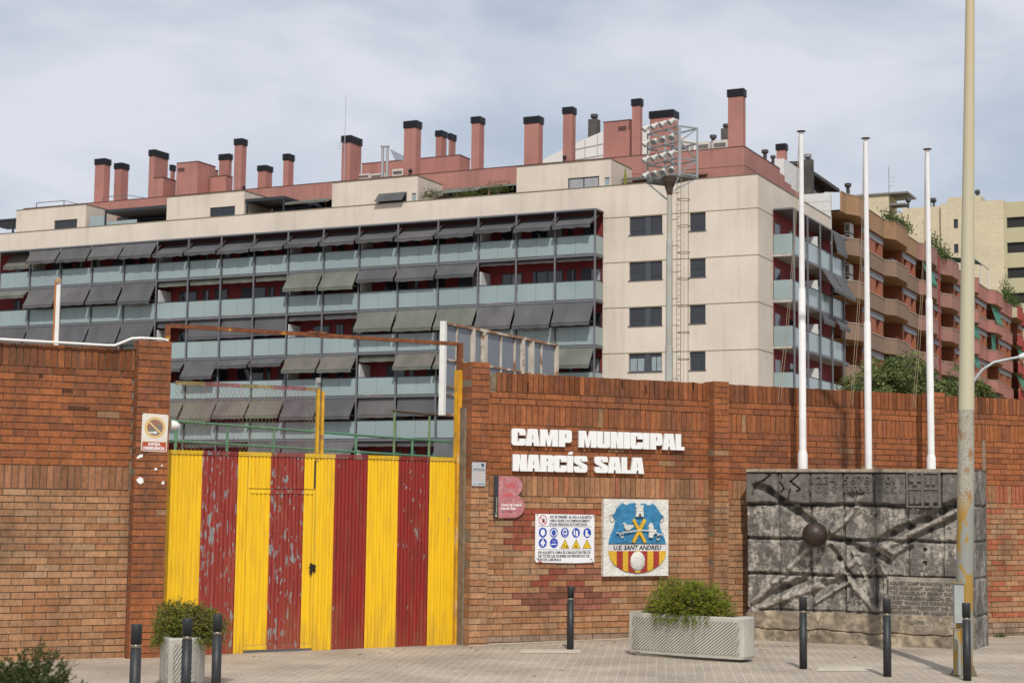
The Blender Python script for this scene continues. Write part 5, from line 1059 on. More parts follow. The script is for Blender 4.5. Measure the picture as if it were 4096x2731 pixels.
for k in range(7):
    z = 16.76 - FL * k
    for i in range(17):
        vis = (k < 4) or (k == 4 and i >= 5) or (k == 5 and 6 <= i <= 13)
        if vis and not (k >= 3 and i < 5): m_ = MB(); gpanel(BFr, PA[i+1], PA[i], z, m_); m_.build('glass_panel', FROST, MA)
        else: gpanel(BFr, PA[i+1], PA[i], z, rest)
    gpanel(BFr, 56.9, 59.8, z, rest); gpanel(BFr, 59.8, 62.7, z, rest); rest.box(BFr, 9.79, 9.81, .05, 1.08, z + .17, z + 1.26)
o = rest.build('glass_balustrade', FROST, MA); o['kind'] = 'stuff'
# awnings: (floor k, bay) -> type
AG = mat('awning_charcoal', (.088, .088, .094), .85, var=.2, vs=.9, stretch=(1, 1, .5)); AO = mat('awning_olive', (.125, .135, .115), .85, var=.2, vs=.9, stretch=(1, 1, .5)); AT = mat('awning_taupe', (.13, .12, .105), .85, var=.2, vs=.9, stretch=(1, 1, .5)); ALT = mat('awning_pale', (.30, .31, .28), .85, var=.05)
awn = {}
for i in range(17): awn[0, i] = ('F', AG, rnd.uniform(.9, 1.05))
awn[0, 0] = ('I', AT, 1.0)
for i in (1, 2, 3, 4): awn[0, i] = ('S', AG, .95); awn[1, i] = ('S', AG, 1.35 if i != 2 else 1.2)
for i in (5, 6, 7, 8): awn[0, i] = ('F', AG, 1.1)
awn[1, 0] = ('M', AO, .5)
for i in (5, 6, 7, 8): awn[1, i] = ('R', AO, .34)
for i in (9, 10): awn[1, i] = ('S', AO, 1.1)
for i in (11, 12, 13): awn[1, i] = ('M', AG, .8)
for i in (14, 15, 16): awn[1, i] = ('R', AG, .2)
for i in range(5): awn[2, i] = ('S', AG, 1.45)
awn[2, 5] = ('R', AG, .4)
for i in (6, 7, 8): awn[2, i] = ('V', AG, 1.15)
for i in (9, 10): awn[2, i] = ('R', AG, .34)
for i in (11, 12, 13): awn[2, i] = ('S', AO, 1.2)
for i in (14, 15, 16): awn[2, i] = ('S', AG, 1.3)
for i, t in {5: ('M', AG, .6), 6: ('S', AG, 1.1), 7: ('M', AG, .5), 8: ('M', AG, .45), 9: ('S', AT, .9), 10: ('S', AT, .95), 11: ('R', AT, .4), 12: ('S', AT, .98), 13: ('S', AT, .98), 14: ('S', AO, 1.), 15: ('S', AO, 1.), 16: ('S', AO, 1.1), 4: ('S', AG, 1.2), 3: ('S', AG, 1.2)}.items(): awn[3, i] = t
for i in range(5, 17): awn[4, i] = ('S', AT if i < 9 else AG, 1.15) if i < 11 else ('V', AG, 1.1)
for i in range(6, 17): awn[5, i] = ('S', AG, 1.3) if i in (8, 9, 10, 13) else ('R', AG, .3)
AV = [AG, mat('awning_faded_grey', (.105, .102, .104), .85, var=.2, vs=.9, stretch=(1, 1, .5)), mat('awning_brown_grey', (.080, .082, .086), .85, var=.2, vs=.9, stretch=(1, 1, .5)), AG]
ra = random.Random(77)
for (k, i), (t, m_, d) in awn.items():
    if k == 5 and i > 14: continue
    if m_ is AG: m_ = ra.choice(AV)
    d *= ra.uniform(.92, 1.06)
    a0, a1 = PA[i+1] + .07, PA[i] - .07; zt = 19.54 - FL * k - (0 if k == 0 else .02); mb = MB(); val = .2
    if t == 'S': p0, p1 = (1.16, zt), (1.16 + .72 * min(1, d), zt - d)
    elif t == 'F': p0, p1 = (.35, zt - .12), (1.85, zt - d)
    elif t == 'M': p0, p1 = (1.14, zt), (1.14 + .55, zt - d)
    elif t == 'I': p0, p1 = (.1, zt), (.95, zt - d)
    elif t == 'V': p0, p1 = (1.0, zt), (1.22, zt - d)
    else: p0, p1 = (.95, zt), (1.05, zt - d * .6); val = d * .4 + .05
    lift = rnd.uniform(-.03, .03); tl = ra.uniform(-.05, .05); j0 = rnd.uniform(0, .03); sag = .03; nseg = 4
    for s_ in range(nseg):
        u0, u1 = s_ / nseg, (s_ + 1) / nseg; f = lambda u: (p0[0] + (p1[0] - p0[0]) * u, p0[1] + (p1[1] - p0[1]) * u - sag * math.sin(math.pi * u)); q0, q1 = f(u0), f(u1)
        [mb.quad(BFr.p(x0, q0[0], q0[1] - g0 * u0), BFr.p(x1, q0[0], q0[1] - g1 * u0), BFr.p(x1, q1[0], q1[1] - g1 * u1), BFr.p(x0, q1[0], q1[1] - g0 * u1)) for x0, x1, g0, g1 in ((a0 + (a1 - a0) * h_ / 6, a0 + (a1 - a0) * (h_ + 1) / 6, tl * h_ / 6 + .05 * math.sin(math.pi * h_ / 6), tl * (h_ + 1) / 6 + .05 * math.sin(math.pi * (h_ + 1) / 6)) for h_ in range(6))]
    W_ = mb.build('awning', m_, MA, fix=False)
    mb = MB(); n = 9; zs = [p1[1] - val + (.05 * math.sin(j * 1.7 + i) * (.6 if k == 0 else .3)) for j in range(n + 1)]
    for j in range(n): x0, x1 = a0 + (a1 - a0) * j / n, a0 + (a1 - a0) * (j + 1) / n; mb.quad(BFr.p(x0, p1[0] + .01, p1[1] - .03), BFr.p(x1, p1[0] + .01, p1[1] - .03), BFr.p(x1, p1[0] + .0, zs[j + 1]), BFr.p(x0, p1[0] + .0, zs[j]))
    mb.bar(BFr.p(a0, p1[0], p1[1]), BFr.p(a1, p1[0], p1[1]), .045)
    if t in 'SMF': [mb.bar(BFr.p(x, 1.0, p1[1] + .1 if t != 'F' else p0[1] - .1), BFr.p(x, p1[0], p1[1]), .03) for x in (a0 + .05, a1 - .05)]
    mb.build('valance', m_ if m_ is not AT else AO, W_, fix=False)
# windows and doors behind the balconies
CURT = mat('curtain', (.30, .31, .33), .8); cnt = 0
r2 = random.Random(21)
for k in range(6):
    z = 16.90 - FL * k
    for i in range(17):
        if k >= 3 and i < 5: continue
        a0, a1 = PA[i+1], PA[i]; typ = (i + (k % 2) * 0) % 4
        if i in (5, 9, 11, 14): segs = [(a0 + .15, a0 + 1.55, 2.05)]
        elif typ in (0, 2): segs = [(a0 + .3, a0 + 1.3, 2.1), (a1 - .75, a1 - .1, 2.1)]
        else: segs = [(a0 + .1, a0 + 2.0, 2.1)]
        for s0, s1, hh in segs:
            s0 += r2.uniform(-.1, .3); s1 = min(s1 + r2.uniform(0, .3), a1 - .15); mb = MB(); mb.box(BFr, s0, s1, -.298, -.26, z + .02, z + hh); W_ = mb.build('balcony_window', DGREY, MA); cnt += 1
            mid = (s0 + s1) / 2; mb = MB(); mb.box(BFr, s0 + .06, mid - .03, -.258, -.245, z + .1, z + hh - .08); 
            W2 = mb.build('pane', PANE if r2.random() < .72 else CURT, W_); mb = MB(); mb.box(BFr, mid + .03, s1 - .06, -.258, -.245, z + .1, z + hh - .08); mb.build('pane', SHUT if r2.random() < .5 else PANE, W_)
PWH = mat('partition_white', (.62, .64, .64), .6, var=.05)
for k in range(6):
    z = 16.9 - FL * k
    for j in (1, 5, 9, 11, 14):
        if k >= 3 and j < 5: continue
        mb = MB(); mb.box(BFr, PA[j] - .10, PA[j] - .04, -.29, 1.05, z, z + 2.05); mb.build('partition', PWH, MA)
# side street balconies
SP = [3.04, 5.94, 8.79, 11.57, 14.53, 17.3]; BS_ = 1.22
mb = MB(); mb.box(SF, 2.96, 16.05, -.5, -.02, 0, 19.64); mb.build('side_back_wall', REDW, MA)
for k in range(6):
    z = 16.76 - FL * k
    mb = MB(); mb.box(SF, 2.98, 15.9, -.018, BS_ - .08, z - .02, z + .12); mb.build('side_slab', mat('side_soffit', (.42, .40, .37), .8), MA)
    mb = MB(); mb.box(SF, 2.96, 15.9, BS_ - .08, BS_ + .02, z - .01, z + .13); mb.build('side_beam', GREY, MA)
    mb = MB(); mb.box(SF, 2.96, 15.9, BS_ - .04, BS_, z + 1.275, z + 1.32); mb.build('side_handrail', DGREY, MA)
    mb = MB(); mb.box(SF, 2.97, 2.99, .03, BS_ - .03, z + .13, z + 1.31); mb.build('end_glass', FROST, MA)
    for p, q in zip(SP[:4], SP[1:5]): mb = MB(); mb.box(SF, p + .07, q - .07, BS_ - .04, BS_ - .02, z + .16, z + 1.26); mb.build('side_glass', FROST, MA)
    for s0, s1 in ((3.3, 4.4), (6.4, 7.2), (9.2, 10.4), (12.2, 13.0)): mb = MB(); mb.box(SF, s0, s1, -.018, .01, z + .14, z + 2.15); mb.build('side_window', PANE, MA)
    mb = MB(); mb.box(SF, 8.7, 8.78, .012, BS_ - .1, z + .14, z + 2.0); mb.build('side_partition', PWH, MA)
mb = MB(); mb.box(SF, 2.96, 15.9, -.01, BS_ + .02, 19.56, 19.655); mb.build('side_canopy', GREY, MA)
for s_ in SP[:5]: mb = MB(); mb.box(SF, s_ - .055, s_ + .055, BS_ + .02, BS_ + .10, 0, 19.6); mb.build('side_post', GREY, MA)
for k, s0, s1, o, d in ((1, 8.9, 11.5, .8, 1.3), (1, 11.7, 14.4, .8, 1.35), (2, 8.9, 11.5, .15, .5), (2, 11.7, 14.4, .4, .6), (0, 11.7, 14.4, .25, 1.2)):
    zt = 19.52 - FL * k; mb = MB(); mb.quad(SF.p(s0, BS_ + .1, zt), SF.p(s1, BS_ + .1, zt), SF.p(s1, BS_ + .1 + o, zt - d), SF.p(s0, BS_ + .1 + o, zt - d)); mb.quad(SF.p(s0, BS_ + .1 + o, zt - d), SF.p(s1, BS_ + .1 + o, zt - d), SF.p(s1, BS_ + .1 + o, zt - d - .2), SF.p(s0, BS_ + .1 + o, zt - d - .2)); mb.build('side_awning', AG, MA, fix=False)
# penthouse boxes
winb = {0: [(50.93, 53.06)], 1: [(37.15, 39.25)], 2: [(23.65, 25.75)], 3: [(10.1, 12.2)]}
for n_, (a0, a1) in enumerate(((50.16, 56.68), (36.4, 42.95), (22.85, 29.35), (9.31, 15.73))):
    ops = [(p, q, 21.24, 21.88) for p, q in winb[n_]] + ([(a0 + .1, a0 + .42, 21.24, 21.75)] if n_ > 1 else [])
    mb = MB(); panel_wall(mb, BFr, a0, a1, 21.2, 22.86, -.03, ops, .12)
    fr2 = Fr(BFr.p(a0, 0, 0), -FS * -1, -FV)
    panel_wall(mb, Fr(BFr.p(a0, -.03, 0), FS, -FV), 0, 3.37, 21.2, 22.86, 0, [(.75, 2.5, 21.24, 21.88)] if n_ == 0 else [], .1); mb.quad(BFr.p(a1, -.03, 21.2), BFr.p(a1, -3.4, 21.2), BFr.p(a1, -3.4, 22.86), BFr.p(a1, -.03, 22.86))
    mb.quad(BFr.p(a0, -.03, 22.86), BFr.p(a1, -.03, 22.86), BFr.p(a1, -3.4, 22.86), BFr.p(a0, -3.4, 22.86)); PB = mb.build('penthouse', CREAM, MA, fix=False)
    mb = MB(); mb.box(BFr, a0 - .03, a1 + .03, -3.38, .0, 22.862, 22.9); mb.build('coping', JOINT, PB)
    for p, q, z0, z1 in ops:
        small = q - p < 1; mb = MB(); mb.box(BFr, p, q, -.14, -.10, z0, z1); mb.build('penthouse_window', FROST if small else (SHUT if n_ < 1 else DGREY), PB)
        if not small and n_ in (1, 3): mb = MB(); m_ = (p + q) / 2; mb.box(BFr, p + .08, m_ - .04, -.098, -.09, z0 + .02, z1 - .08); mb.box(BFr, m_ + .04, q - .08, -.098, -.09, z0 + .02, z1 - .08); mb.build('window_pane', PANE if n_ == 1 else CURT, PB)
        if not small and n_ == 2: mb = MB(); mb.quad(BFr.p(p, -.02, z1), BFr.p(q, -.02, z1), BFr.p(q + .15, .35, z0 + .05), BFr.p(p + .15, .35, z0 + .05)); mb.build('window_awning', AG, PB, fix=False)
    if n_ == 0: mb = MB(); mb.box(Fr(BFr.p(a0, -.03, 0), FS, -FV), .75, 2.5, -.12, -.08, 21.24, 21.88); mb.build('penthouse_window', PANE, PB)
# red setback storey, with its stepped end to the right
RB = lambda a0, a1, b0, b1, z1, z0=21.2: (lambda m: m.box(BFr, a0, a1, b0, b1, z0, z1))
mb = MB(); mb.box(BFr, 1.93, 59.15, -10.8, -3.4, 21.2, 23.71); mb.box(BFr, 1.93, 59.15, -11.9, -10.8, 21.2, 23.45) ; mb.box(BFr, 1.93, 30, -13.4, -11.9, 21.2, 23.1); mb.box(BFr, 1.93, 20, -15.9, -13.4, 21.2, 22.9)
mb.build('setback_storey', PINKR, MA)
mb = MB(); mb.box(BFr, 1.9, 59.18, -3.44, -3.37, 23.715, 23.745); mb.box(BFr, 1.9, 1.97, -10.8, -3.44, 23.715, 23.745); mb.box(BFr, 1.915, 1.93, -15.8, -3.4, 22.53, 22.55); mb.box(BFr, 1.9, 15, -3.399, -3.385, 22.53, 22.55); mb.build('parapet_trim', mat('trim_brown', (.13, .07, .06), .7), MA)
for a0, a1 in ((43.0, 50.1), (29.4, 36.35), (15.8, 22.8)): mb = MB(); mb.box(BFr, a0, a1, -3.398, -3.38, 21.25, 22.45); mb.build('terrace_shade_sheet', PANE, MA)  # dark sheets standing in for the shade in the terrace recesses
mb = MB(); mb.box(BFr, 43.0, 48.5, -3.2, -.1, 22.15, 22.36); mb.box(BFr, 48.4, 48.5, -.2, -.1, 21.24, 22.15); mb.build('terrace_pergola', DGREY, MA); mb = MB(); mb.box(BFr, 33.2, 36.38, -3.2, -.1, 22.1, 22.30); mb.box(BFr, 33.2, 33.3, -.2, -.1, 21.24, 22.1); mb.box(BFr, 36.2, 36.3, -.2, -.1, 21.24, 22.1); mb.build('terrace_pergola', DGREY, MA)
mb = MB(); mb.box(BFr, 48.6, 49.9, -.22, -.2, 21.24, 22.0); mb.box(BFr, 45.6, 48.3, -.12, -.10, 21.24, 21.5); mb.build('glass_screen', FROST, MA)
mb = MB(); mb.quad(BFr.p(29.4, -3.3, 22.6), BFr.p(33.0, -3.3, 22.6), BFr.p(33.3, -.2, 21.85), BFr.p(29.7, -.2, 21.85)); mb.quad(BFr.p(29.7, -.2, 21.85), BFr.p(33.3, -.2, 21.85), BFr.p(33.3, -.2, 21.7), BFr.p(29.7, -.2, 21.7))
mb.build('terrace_awning', AO, MA, fix=False); mb = MB(); mb.quad(BFr.p(15.8, -3.3, 22.55), BFr.p(19.1, -3.3, 22.55), BFr.p(19.1, -1.6, 22.05), BFr.p(15.8, -1.6, 22.05)); mb.build('terrace_awning', AO, MA, fix=False); mb = MB(); mb.quad(BFr.p(19.3, -3.3, 22.55), BFr.p(22.7, -3.3, 22.55), BFr.p(22.7, -1.3, 21.85), BFr.p(19.3, -1.3, 21.85))
mb.build('terrace_awning', AO, MA, fix=False); mb = MB(); mb.quad(BFr.p(4.2, -3.3, 22.3), BFr.p(9.2, -3.3, 22.3), BFr.p(9.2, -1.6, 21.95), BFr.p(4.2, -1.6, 21.95)); mb.quad(BFr.p(4.2, -1.6, 21.95), BFr.p(9.2, -1.6, 21.95), BFr.p(9.2, -1.6, 21.78), BFr.p(4.2, -1.6, 21.78)); mb.build('terrace_awning', AO, MA, fix=False)
mb = MB()
for i in range(8): mb.bar(BFr.p(56.8, -.3 - .4 * i, 22.2), BFr.p(60.5, -.3 - .4 * i, 22.2), .08)
mb.box(BFr, 56.75, 60.5, -.2, -.1, 22.2, 22.32); mb.box(BFr, 57.0, 57.12, -.2, -.08, 21.24, 22.2); mb.build('left_pergola', DGREY, MA)
# chimneys
def chimney(xl, xc, xr, ytop, ycap, D, zb=21.3, cap=True, name='chimney'):
    al = BFr.ab(xl, ytop, -D)[0]; ac, zt = BFr.ab(xc, ytop, -D); zc = BFr.ab(xc, ycap, -D)[1]
    q = onp(xr, ytop, BFr.p(ac, 0, 0), FV); dep = (q - KP).dot(FS) - D; dep = max(.5, min(dep, 3.5)); e = .06 if cap else 0
    mb = MB(); mb.box(BFr, ac + e, al - e, -D - dep + e, -D - e, zb, zt - .03 if not cap else zc + .02); c = mb.build(name, PINKR, MA)
    if cap:
        mb = MB(); n = 5; h = (zt - zc) / n
        for i in range(n): mb.box(BFr, ac, al, -D - dep, -D, zc + h * i + h * .28, zc + h * (i + 1)); mb.box(BFr, ac + .04, al - .04, -D - dep + .04, -D - .04, zc + h * i, zc + h * i + h * .28)
        mb.build('louvre_cap', LOUV, c)
    else: mb = MB(); mb.box(BFr, ac - .03, al + .03, -D - dep - .03, -D + .03, zt - .03, zt + .02); mb.build('coping', MATS['trim_brown'], c)
    return c
a_ = lambda x: x * .5952; b_ = lambda y: 500 + y * .5952
for xl, xc, xr, yt, yc, D in ((633, 705, 752, 222, 262, 4.5), (764, 822, 874, 252, 292, 6.5), (997, 1042, 1140, 163, 206, 3.9), (1138, 1158, 1186, 266, 306, 10), (1467, 1540, 1568, 191, 231, 7.5), (1570, 1628, 1668, 88, 131, 3.36), (1727, 1790, 1839, 268, 306, 6), (1898, 1942, 1984, 191, 234, 4.4)):
    chimney(a_(xl), a_(xc), a_(xr), b_(yt), b_(yc), D)
chimney(a_(1189), a_(1331), a_(1449), b_(243), b_(250), 3.9, cap=False, name='stair_tower'); chimney(a_(1036), a_(1097), a_(1184), b_(350), b_(356), 3.45, cap=False, name='stair_tower'); chimney(a_(1412), a_(1520), a_(1564), b_(338), b_(345), 5.2, cap=False, name='stair_tower'); chimney(a_(1412), a_(1440), a_(1466), b_(300), b_(306), 7.5, cap=False, name='stair_tower')
a_ = lambda x: 1300 + x * .5952; b_ = lambda y: 400 + y * .5952
for xl, xc, xr, yt, yc, D in ((107, 174, 255, 235, 283, 4.2), (525, 616, 656, 135, 183, 3.36), (738, 786, 826, 202, 243, 11), (824, 846, 887, 222, 264, 10), (978, 1042, 1080, 108, 153, 4.0), (1332, 1440, 1474, 105, 152, 3.7), (1592, 1665, 1694, 43, 89, 3.36)):
    chimney(a_(xl), a_(xc), a_(xr), b_(yt), b_(yc), D)
chimney(a_(1872), a_(2052), a_(2075), b_(132), b_(140), 4.4, cap=False, name='stair_tower')
chimney(a_(250), a_(905), a_(975), b_(368), b_(374), 9.5, cap=False, name='stair_tower')
a_ = lambda x: 2500 + x * .44643; b_ = lambda y: 300 + y * .44643
for xl, xc, xr, yt, yc, D in ((52, 142, 168, 208, 272, 3.36), (212, 434, 488, 306, 372, 6.0), (911, 1062, 1091, 117, 186, 3.5), (1347, 1440, 1463, 611, 668, 13.5)):
    chimney(a_(xl), a_(xc), a_(xr), b_(yt), b_(yc), D)
# small round lamps on chimneys, security box
mb = MB()
for x, y in ((976, 750), (2258, 629), (1641, 683)): c = onp(x, y, BFr.p(0, -3.3, 0), -FS); mb.ball(c, .13, 8, 12)
mb.build('bulkhead_lamp', LOUV, MA, smooth=True)
# ---------------------------------------------------------------- roof things
def rp_(x, y, D): return onp(x, y, BFr.p(0, -D, 0), FS)
AC_ = mat('ac_white', (.55, .54, .50), .6, var=.05); ACG = mat('ac_grille', (.16, .16, .155), .6, var=.2)
def acunit(x0, x1, y0, y1, D, lab, frm=BFr, grp='air conditioners on the main roof'):
    p, q = rp_(x0, y1, D), rp_(x1, y0, D); a0, a1 = sorted(((p - KP).dot(FV), (q - KP).dot(FV))); z0, z1 = p.z, q.z
    T = thing('air_conditioner', BFr.p((a0 + a1) / 2, -D - .3, z0), lab, 'air conditioner', grp); mb = MB(); mb.box(BFr, a0, a1, -D - .7, -D, z0 - .35, z1); mb.build('casing', AC_, T)
    mb = MB(); n = 6; [mb.box(BFr, a0 + .08, a1 - .08, -D + .002, -D + .02, z0 + (z1 - z0) * (.05 + .1 * i), z0 + (z1 - z0) * (.05 + .1 * i + .06)) for i in range(n)]; mb.build('grille', ACG, T)
for x0, x1, y0, y1, D, lab in ((1417, 1478, 694, 715, 5.5, 'flat white air conditioner left of the twin steel flues'), (1481, 1540, 692, 712, 5.5, 'flat white air conditioner just right of the twin steel flues'), (1568, 1612, 674, 700, 5.8, 'taller grey-white air conditioner beside the middle brick chimney'),
                          (2630, 2668, 578, 612, 7, 'white rooftop air conditioner behind the floodlight rack'), (2700, 2760, 570, 604, 7, 'wide white rooftop air conditioner seen through the empty mast frame'), (2787, 2838, 565, 598, 7, 'white rooftop air conditioner right of the mast frame'), (2850, 2908, 558, 592, 7, 'white rooftop air conditioner next to the tallest chimney')):
    acunit(x0, x1, y0, y1, D, lab)
SS = mat('stainless', (.50, .50, .50), .3, metal=.7, var=.1)
for i, x in enumerate((1529, 1548)):
    p, q = rp_(x, 703, 5.2), rp_(x, 584, 5.2); T = thing('steel_flue', p, ('left' if i == 0 else 'right') + ' one of the twin stainless steel flue pipes on the roof', 'flue', 'twin steel flues'); mb = MB(); mb.tube([V((p.x, p.y, 23)), V((p.x, p.y, q.z - .1))], .1, 12); mb.build('pipe', SS, T, smooth=True); mb = MB(); mb.tube([V((p.x, p.y, q.z - .1)), V((p.x, p.y, q.z))], .16, 12); mb.build('rain_cap', SS, T)
T = thing('solar_panel', rp_(1580, 640, 6.5), 'tilted solar collector on the roof behind the steel flues', 'solar panel'); mb = MB(); p = [rp_(x, y, 6.5) for x, y in ((1558, 596), (1612, 622), (1612, 642), (1580, 640))]; mb.quad(*p); mb.quad(*[v_ + FS * .08 for v_ in p]); mb.build('collector', mat('solar_glass', (.30, .33, .40), .25), T)
DV = mat('dark_vent_metal', (.05, .05, .05), .6, var=.3, vs=2)
def vent(x, yt, yb, wpx, D, lab, shaft=None):
    p, q = rp_(x, yb, D), rp_(x, yt, D); sc_ = (p - CAM).dot(FF) / FPX; r = wpx * .5 * sc_; T = thing('roof_vent', p, lab, 'roof vent', 'round roof vents')
    mb = MB(); h = q.z - p.z; z1 = q.z; hh = r * 1.0; mb.tube([V((p.x, p.y, z1 - hh)), V((p.x, p.y, z1 - hh * .9)), V((p.x, p.y, z1 - .1 * hh)), V((p.x, p.y, z1))], [r * .75, r, r, r * .85], 16); mb.build('cowl', DV if 'pale' not in lab else mat('pale_vent', (.25, .25, .24), .6), T, smooth=False)
    mb = MB(); mb.tube([V((p.x, p.y, min(p.z, z1 - hh) - .5)), V((p.x, p.y, z1 - hh))], r * .55, 12)
    if shaft: mb.box(Fr(V((p.x, p.y, 0)), FV, -FS), -r * 1.25, r * 1.25, -r * 1.25, r * 1.25, shaft, z1 - hh - r * .5)
    mb.build('stack', mat('blackened_block', (.075, .07, .065), .9, var=.3, vs=1.5) if shaft else DV, T)
vent(2377, 458, 480, 30, 26, 'dark square brick stack with round cowl beyond the white roof', 22); vent(2853, 541, 560, 28, 8, 'round black vent between the mast frame and tallest chimney'); vent(2904, 497, 520, 26, 9, 'black vent stack half hidden by the tallest chimney', 22); vent(3060, 600, 620, 28, 8.5, 'round black vent behind the sloping red parapet'); vent(3092, 623, 640, 22, 11, 'small round black vent beside the short right chimney')
vent(3231, 617, 638, 31, 18, 'pale capped blackened block stack right of the left flagpole', 22); vent(3392, 734, 760, 28, 25, 'round black cowl above the orange balcony parapet')
T = thing('white_roof', rp_(2350, 650, 20), 'large white sheeted roof rising behind the chimneys', 'roof'); mb = MB(); p = [rp_(x, y, 16) for x, y in ((2160, 690), (2160, 645), (2240, 603), (2306, 570), (2412, 526), (2640, 500), (2760, 560), (2900, 600), (2900, 640))]; n = len(p); k0 = mb.vs(p); k1 = mb.vs([v_ + FS * 8 for v_ in p]); mb.face(range(k0, k0 + n)); [mb.face((k0 + i, k0 + i + 1, k1 + i + 1, k1 + i)) for i in range(n - 1)]
mb.build('sheeting', mat('white_sheeting', (.62, .62, .60), .6, var=.05, vs=.3), T, fix=False)
mb = MB(); [mb.bar(rp_(x0, y0, 15.98), rp_(x1, y1, 15.98), .05) for x0, y0, x1, y1 in ((2180, 660, 2412, 620), (2290, 600, 2412, 575), (2340, 630, 2340, 560), (2390, 625, 2390, 540))]; mb.build('seams', mat('seam_grey', (.42, .43, .42), .7), T)
T = thing('roof_antenna', rp_(1379, 700, 4), 'tall thin whip antenna mast in front of a chimney', 'antenna'); p, q = rp_(1377, 680, 4.1), rp_(1380, 380, 4.1); mb = MB(); mb.tube([V((p.x, p.y, 23)), V((p.x, p.y, q.z))], [.035, .02], 6); [mb.bar(V((p.x, p.y, 26.2 + .2 * i)) - FV * -.6, V((p.x, p.y, 26.2 + .2 * i)) + FV * .1, .025) for i in range(3)]; mb.build('mast', SS, T)
T = thing('roof_railing', rp_(250, 810, 4), 'thin grey guard rail on the left end of the roof', 'railing'); mb = MB()
for x0, y0, x1, y1 in ((146, 812, 256, 803), (256, 803, 312, 816), (146, 812, 146, 830), (256, 803, 256, 820), (412, 790, 500, 780), (500, 780, 580, 792), (412, 790, 412, 806), (500, 777, 500, 797)): mb.bar(rp_(x0, y0, 3.8), rp_(x1, y1, 3.8), .05)
mb.build('rails', GREY, T)
def tuft(c, r, h, n, lab, seed, cols=((.06, .09, .02), (.11, .14, .03), (.16, .13, .04)), leaf=.12, grp='terrace plants'):
    q = random.Random(seed); T = thing('terrace_plant', c, lab, 'plant', grp); L_ = MB()
    for i in range(n):
        d = V((q.gauss(0, .45), q.gauss(0, .3), abs(q.gauss(0, .5)))); p = c + V((FV * d.x * r) + ZZ * min(1.1, d.z) * h + FS * d.y * .3); x = V((q.gauss(0, 1), q.gauss(0, 1), q.gauss(0, 1))).normalized(); y = x.cross(V((.3, 1, .2))).normalized(); s_ = leaf * q.uniform(.5, 1.2)
        L_.col = tuple(V(cols[0]).lerp(V(cols[1]), q.random()) * q.uniform(.7, 1.2) if q.random() < .8 else V(cols[2])); L_.quad(p - x * s_ * .5, p + y * s_ * .25, p + x * s_ * .5, p - y * s_ * .25)
    L_.build('leaves', LEAF('leaf'), T, fix=False, attr=True)
for x, y, r, h, lab in ((1722, 790, .9, .55, 'low grassy plant at the left end of the planted terrace'), (1870, 784, 1.4, .5, 'yellow-green terrace plants below the long grey awning'), (1985, 770, 1.3, .65, 'reddish shrubby plants at the right end of the planted terrace')):
    tuft(rp_(x, y, .35), r, h, 420, lab, int(x), leaf=.11)
T = thing('terrace_cactus', rp_(2501, 735, 1.2), 'tall column cactus beside the right penthouse wall', 'plant'); c = rp_(2501, 737, .6); mb = MB(); mb.tube([c, c + V((0, 0, .5)), c + V((0, 0, .95))], [.07, .085, .03], 8); mb.build('stem_column', mat('cactus', (.20, .20, .03), .7), T, smooth=True)
# ================================================================== STREET OF COLOURED APARTMENT BLOCKS
OCH = mat('ochre_render', (.315, .185, .10), .85, var=.12, vs=.7, stretch=(1, 1, .3)); BRN = mat('brown_render', (.225, .148, .105), .85, var=.12, vs=.7, stretch=(1, 1, .3)); ROS = mat('rose_render', (.29, .150, .122), .85, var=.12, vs=.7, stretch=(1, 1, .3)); ROS2 = mat('pink_render', (.36, .155, .13), .85, var=.12, vs=.7, stretch=(1, 1, .3)); RDD = mat('red_render', (.36, .065, .055), .85, var=.12, vs=.7)
OBR = brick_mat('orange_brick', (.34, .105, .048), (.30, .09, .042), (.26, .11, .06), .3, .1, .012); LINT = mat('lintel_grey', (.21, .21, .23), .7); RAILR = mat('rail_red', (.25, .04, .03), .6); SILL = mat('sill', (.40, .33, .27), .8); DKR = mat('recess_dark', (.045, .022, .018), .9, var=.2); GRN = mat('awning_green', (.05, .20, .14), .8, var=.1, vs=2); WSH = mat('white_shutter', (.50, .49, .47), .6)
TOPZ = [22.95, 19.95, 17.07, 14.19, 11.3, 8.4, 5.5]; BOTZ = [21.62, 18.85, 15.97, 13.09, 10.2, 7.3, 4.4]
WB = .55
